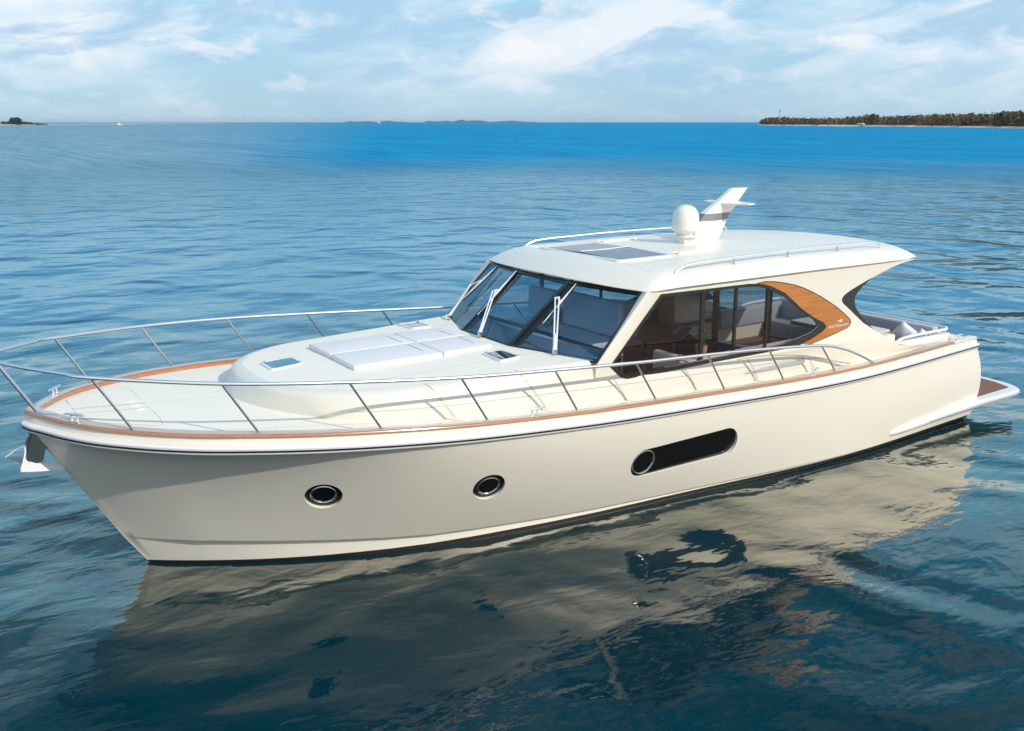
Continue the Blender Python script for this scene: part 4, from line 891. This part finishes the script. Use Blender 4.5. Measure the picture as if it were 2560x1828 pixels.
# ---------------------------------------------------------------- far shores
C0 = Vector((-1.256, -13.818, 0))
FWD = 2380.5; CF = Vector((.53238, .80941, 0)).normalized()
def bearing(px):
    """unit direction over the water for a bearing given as picture column of the photograph's width"""
    ct, st = math.cos(R(14.35)), math.sin(R(14.35)); u = (px-1280)/FWD
    d = Vector((.5495, -.8355, 0)); f = Vector((.53238, .80941, 0)).normalized(); r = Vector((.83548, -.54952, 0))
    v = f*ct + r*u + f*st*(-(-0.2558)); v = f*(ct + .2558*st) + r*u; v.z = 0; return v.normalized()
def at(px, dist, z=0): p = C0 + bearing(px)*dist; p.z = z; return p
sand = mat('pale_sand', (.78, .66, .54), .9, var=.15, vscale=.02)
soil = mat('shore_scrub', (.12, .09, .04), .9, var=.4, vscale=.05)
# right hand island: a strip of land from a low point running towards the viewer's right
IS = [(1895, 1900), (1940, 1800), (2050, 1640), (2200, 1480), (2350, 1300), (2480, 1160), (2600, 1060), (2750, 980)]
def island(keys, depth, name, top, mt, w0=18):
    m = MB(); rows = []
    pts = smooth_path([(p, d, 0) for p, d in keys], 6)
    for i, (px, d, _) in enumerate(pts):
        k = min(1, i/5.0); r = []
        for q, z in ((-.06, -.4), (0, .0), (.08, 1.3), (.2, 2.0), (.5, top*k+.8), (1.0, top*k+.6), (1.2, -.4)):
            r.append(tuple(at(px, d + q*depth*(.15+.85*k), z)))
        rows.append(r)
    m.grid(rows); o = m.build(name, mt); o['kind'] = 'structure'; return o
island(IS, 120, 'island_shore', 1.2, sand)
def crown(m, c, r, h, n, mi):
    for _ in range(n):
        d = Vector(rng.normal(0, 1, 3)).normalized(); q = rng.uniform(.45, 1.0)**.5; p = Vector((c[0]+d.x*r*q, c[1]+d.y*r*q, c[2]+d.z*h*.5*q))
        nn = (d*.8 + Vector(rng.normal(0, .6, 3))).normalized(); u = nn.orthogonal().normalized(); w = nn.cross(u); s_ = rng.uniform(.35, .8)*r*.42
        m.add([p-u*s_-w*s_*.7, p+u*s_*.9-w*s_*.5, p+u*s_+w*s_*.8, p-u*s_*.7+w*s_*.9], [(0, 1, 2, 3)], mi)
gm = [mat('dark_evergreen', (.075, .065, .030), .9, var=.4, vscale=.3), mat('rusty_foliage', (.23, .105, .04), .9, var=.4, vscale=.3), mat('olive_foliage', (.14, .10, .035), .9, var=.4, vscale=.3), mat('pale_green_foliage', (.20, .24, .04), .9)]
m = MB(); pts = smooth_path([(p, d, 0) for p, d in IS], 12); trunkm = mat('tree_trunk', (.16, .09, .05), .9)
for i in range(1000):
    q = rng.uniform(0.03, 1); k = int(q*(len(pts)-1)); px, d, _ = pts[k]; px += rng.uniform(-14, 14)
    if px < 1903: continue
    dep = rng.uniform(22, 95); grow = min(1, (px-1895)/25)
    h = (rng.uniform(11, 15.5) + 3.5*max(0, math.exp(-((px-2175)/30)**2)) + (.8 if px > 2480 else 0))*(.45+.55*grow)*lin(px, [1900, 2050, 2350, 2600], [1.0, .82, 1.05, 1.12]); r = rng.uniform(3, 5.5)*(.6+.4*grow)
    b = at(px, d+dep, 1.0); mi = int(rng.choice([0, 1, 2], p=[.40, .42, .18]))
    crown(m, (b.x, b.y, .8+h*.52), r*1.25, h*.95, 18, mi)
fo = m.build('island_forest', gm[:3]+[gm[3], trunkm]); fo['kind'] = 'stuff'; fo['label'] = 'dense low rust and dark green forest along the island shore'; fo['category'] = 'forest'
def tree(px, dist, h, r, mi, label):
    b = at(px, dist, .7); t = thing('shore_tree', label, 'tree', tuple(b), boat=False)
    m = MB(); m.tube([b, b+Vector((.2, 0, h*.45))], [.35, .18], n=6); m.build('trunk', trunkm, t)
    m = MB(); crown(m, (b.x, b.y, .7+h*.6), r, h*.8, 90, 0); m.build('crown', gm[mi], t)
tree(2395, 1262, 9.5, 4.5, 3, 'bright yellow green tree at the edge of the island forest')
tree(2182, 1520, 17, 6.5, 0, 'tallest dark tree rising above the island forest')
tree(2330, 1330, 6, 3, 1, 'small orange bush on the sand below the forest')
# lattice tower
b = at(1948, 1840, .5); tw = thing('radio_tower', 'thin red and white lattice tower above the tip of the island', 'tower', tuple(b), boat=False)
rw = [mat('tower_white', (.75, .72, .72), .6), mat('tower_red', (.55, .16, .12), .6)]
m = MB(); Ht = 31.0
for k in range(7):
    z0, z1 = Ht*k/7, Ht*(k+1)/7; w0, w1 = 1.5*(1-k/7*.7), 1.5*(1-(k+1)/7*.7)
    cs0 = [(sx*w0, sy*w0) for sx, sy in ((-1,-1),(1,-1),(1,1),(-1,1))]; cs1 = [(sx*w1, sy*w1) for sx, sy in ((-1,-1),(1,-1),(1,1),(-1,1))]
    for j in range(4):
        A = b+Vector((*cs0[j], z0)); B_ = b+Vector((*cs1[j], z1)); C_ = b+Vector((*cs1[(j+1) % 4], z1)); m.tube([A, B_], .22, n=4, mi=k % 2); m.tube([A, C_], .14, n=4, mi=k % 2); m.tube([B_, C_], .14, n=4, mi=k % 2)
m.build('lattice', rw, tw); m = MB(); m.tube([b+Vector((0, 0, Ht)), b+Vector((0, 0, Ht+3.5))], .15, n=5); m.build('aerial', rw[0], tw)
# beach hut
b = at(2152, 1530, .9); t = thing('beach_hut', 'small pale yellow hut on the island beach', 'hut', tuple(b), boat=False)
m = MB(); m.box((b.x-6, b.y-3, .8), (b.x+6, b.y+3, 3.2)); m.build('wall', mat('hut_wall', (.75, .66, .38), .8), t)
m = MB(); m.add([(b.x-6.6, b.y-3.6, 3.1), (b.x+6.6, b.y-3.6, 3.1), (b.x+6.6, b.y+3.6, 3.1), (b.x-6.6, b.y+3.6, 3.1), (b.x-6.6, b.y, 4.6), (b.x+6.6, b.y, 4.6)], [(0,1,5,4),(2,3,4,5),(0,4,3),(1,2,5),(0,3,2,1)]); m.build('roof', mat('hut_roof', (.8, .72, .55), .8), t)
# left islet with a long sand spit
LI = [(-140, 2100), (-60, 2150), (20, 2200), (70, 2250), (110, 2300)]
island(LI, 60, 'islet_shore', 1.0, mat('grey_sand', (.42, .40, .36), .9))
m = MB(); pts = smooth_path([(p, d, 0) for p, d in LI], 10)
for i in range(240):
    q = rng.uniform(0, 1); px, d, _ = pts[int(q*(len(pts)-1))]; px += rng.uniform(-8, 8); hh = rng.uniform(4.5, 7.5)*(1.0 if px < 60 else max(.2, (105-px)/45)); b = at(px, d+rng.uniform(5, 40), .8); crown(m, (b.x, b.y, .8+hh*.5), 4.6, hh, 14, 0)
fo = m.build('islet_scrub', mat('blue_green_scrub', (.020, .055, .060), .9, var=.3, vscale=.2)); fo['kind'] = 'stuff'; fo['label'] = 'low dark scrub on the far left islet'; fo['category'] = 'scrub'  # blue-green tint paints distance haze onto the scrub
b = at(40, 2230, .8); t = thing('islet_tree', 'round dark tree clump rising from the left islet', 'tree', tuple(b), boat=False)
m = MB(); m.tube([b, b+Vector((0, 0, 6))], .4, n=6); m.build('trunk', trunkm, t); m = MB(); crown(m, (b.x, b.y, 8.5), 11, 11, 200, 0); m.build('crown', MATS['blue_green_scrub'], t)
def lowland(keys, depth, z, name, c):
    m = MB(); rows = []
    pts = smooth_path([(p, d, 0) for p, d in keys], 5); n = len(pts)
    for i, (px, d, _) in enumerate(pts):
        e = math.sin(math.pi*min(1, max(0, (i+.3)/(n-.4))))**.4*(1+.35*math.sin(i*2.1)+.25*math.sin(i*.9+1)); rows.append([tuple(at(px, d, -.5)), tuple(at(px, d+depth*.3, z*e)), tuple(at(px, d+depth*.7, z*e*1.1)), tuple(at(px, d+depth, -.5))])
    m.grid(rows); o = m.build(name, mat(name+'_mat', c, .9)); o['kind'] = 'structure'
lowland([(860, 7000), (940, 7000), (1020, 7000)], 300, 10, 'far_island', (.05, .13, .22))  # blue land colour paints in distance haze, on both islands
lowland([(1060, 7000), (1130, 7000), (1200, 7000), (1340, 7000)], 300, 14, 'distant_island', (.05, .13, .22))
lowland([(90, 2350), (250, 2800), (420, 3500), (560, 4500)], 90, 1.0, 'sand_spit', (.55, .50, .45))
# two tiny boats far off
def boat(px, dist, s, label, hc):
    b = at(px, dist, 0); t = thing('small_boat', label, 'boat', tuple(b), boat=False, group='tiny boats on the horizon')
    m = MB(); rows = []
    for u, w, sh in ((-1, .35, .9), (-.5, .45, .75), (0, .5, .7), (.5, .4, .8), (1, .03, 1.1)): rows.append([(b.x+u*5*s, b.y-w*3*s, sh*1.5*s), (b.x+u*4.6*s, b.y-w*1.8*s, -.2), (b.x+u*4.6*s, b.y+w*1.8*s, -.2), (b.x+u*5*s, b.y+w*3*s, sh*1.5*s)])
    m.grid(rows, closed_v=True); m.add(rows[0], [(0, 1, 2, 3)]); m.build('hull', hc, t)
    m = MB(); m.box((b.x-3*s, b.y-1.1*s, 1.0*s), (b.x+.8*s, b.y+1.1*s, 3.4*s)); m.build('cabin', mat('boat_cabin', (.82, .72, .60), .5), t, bevel=.2*s)
boat(299, 2100, 1.1, 'tiny cream boat off the sand spit on the left', mat('boat_cream', (.8, .7, .58), .5))
boat(948, 5200, 2.0, 'tiny pale boat on the horizon left of centre', mat('boat_pale', (.75, .68, .62), .5))

m = MB(); m.box((-26000, -26000, -2.5), (26000, 26000, 60)); hz = bpy.data.materials.new('haze_air'); hz.use_nodes = True; nt = hz.node_tree; nt.nodes.clear()
pv = nt.nodes.new('ShaderNodeVolumePrincipled'); pv.inputs['Color'].default_value = (.80, .90, 1.0, 1); pv.inputs['Density'].default_value = 2.4e-5; pv.inputs['Anisotropy'].default_value = .2
ou = nt.nodes.new('ShaderNodeOutputMaterial'); nt.links.new(pv.outputs[0], ou.inputs['Volume'])
if True:
    ho = m.build('haze', hz); ho['kind'] = 'stuff'; ho['label'] = 'thin sea haze over the water'; ho['category'] = 'haze'

for o in bpy.data.objects:
    if '_loc' in o: del o['_loc']
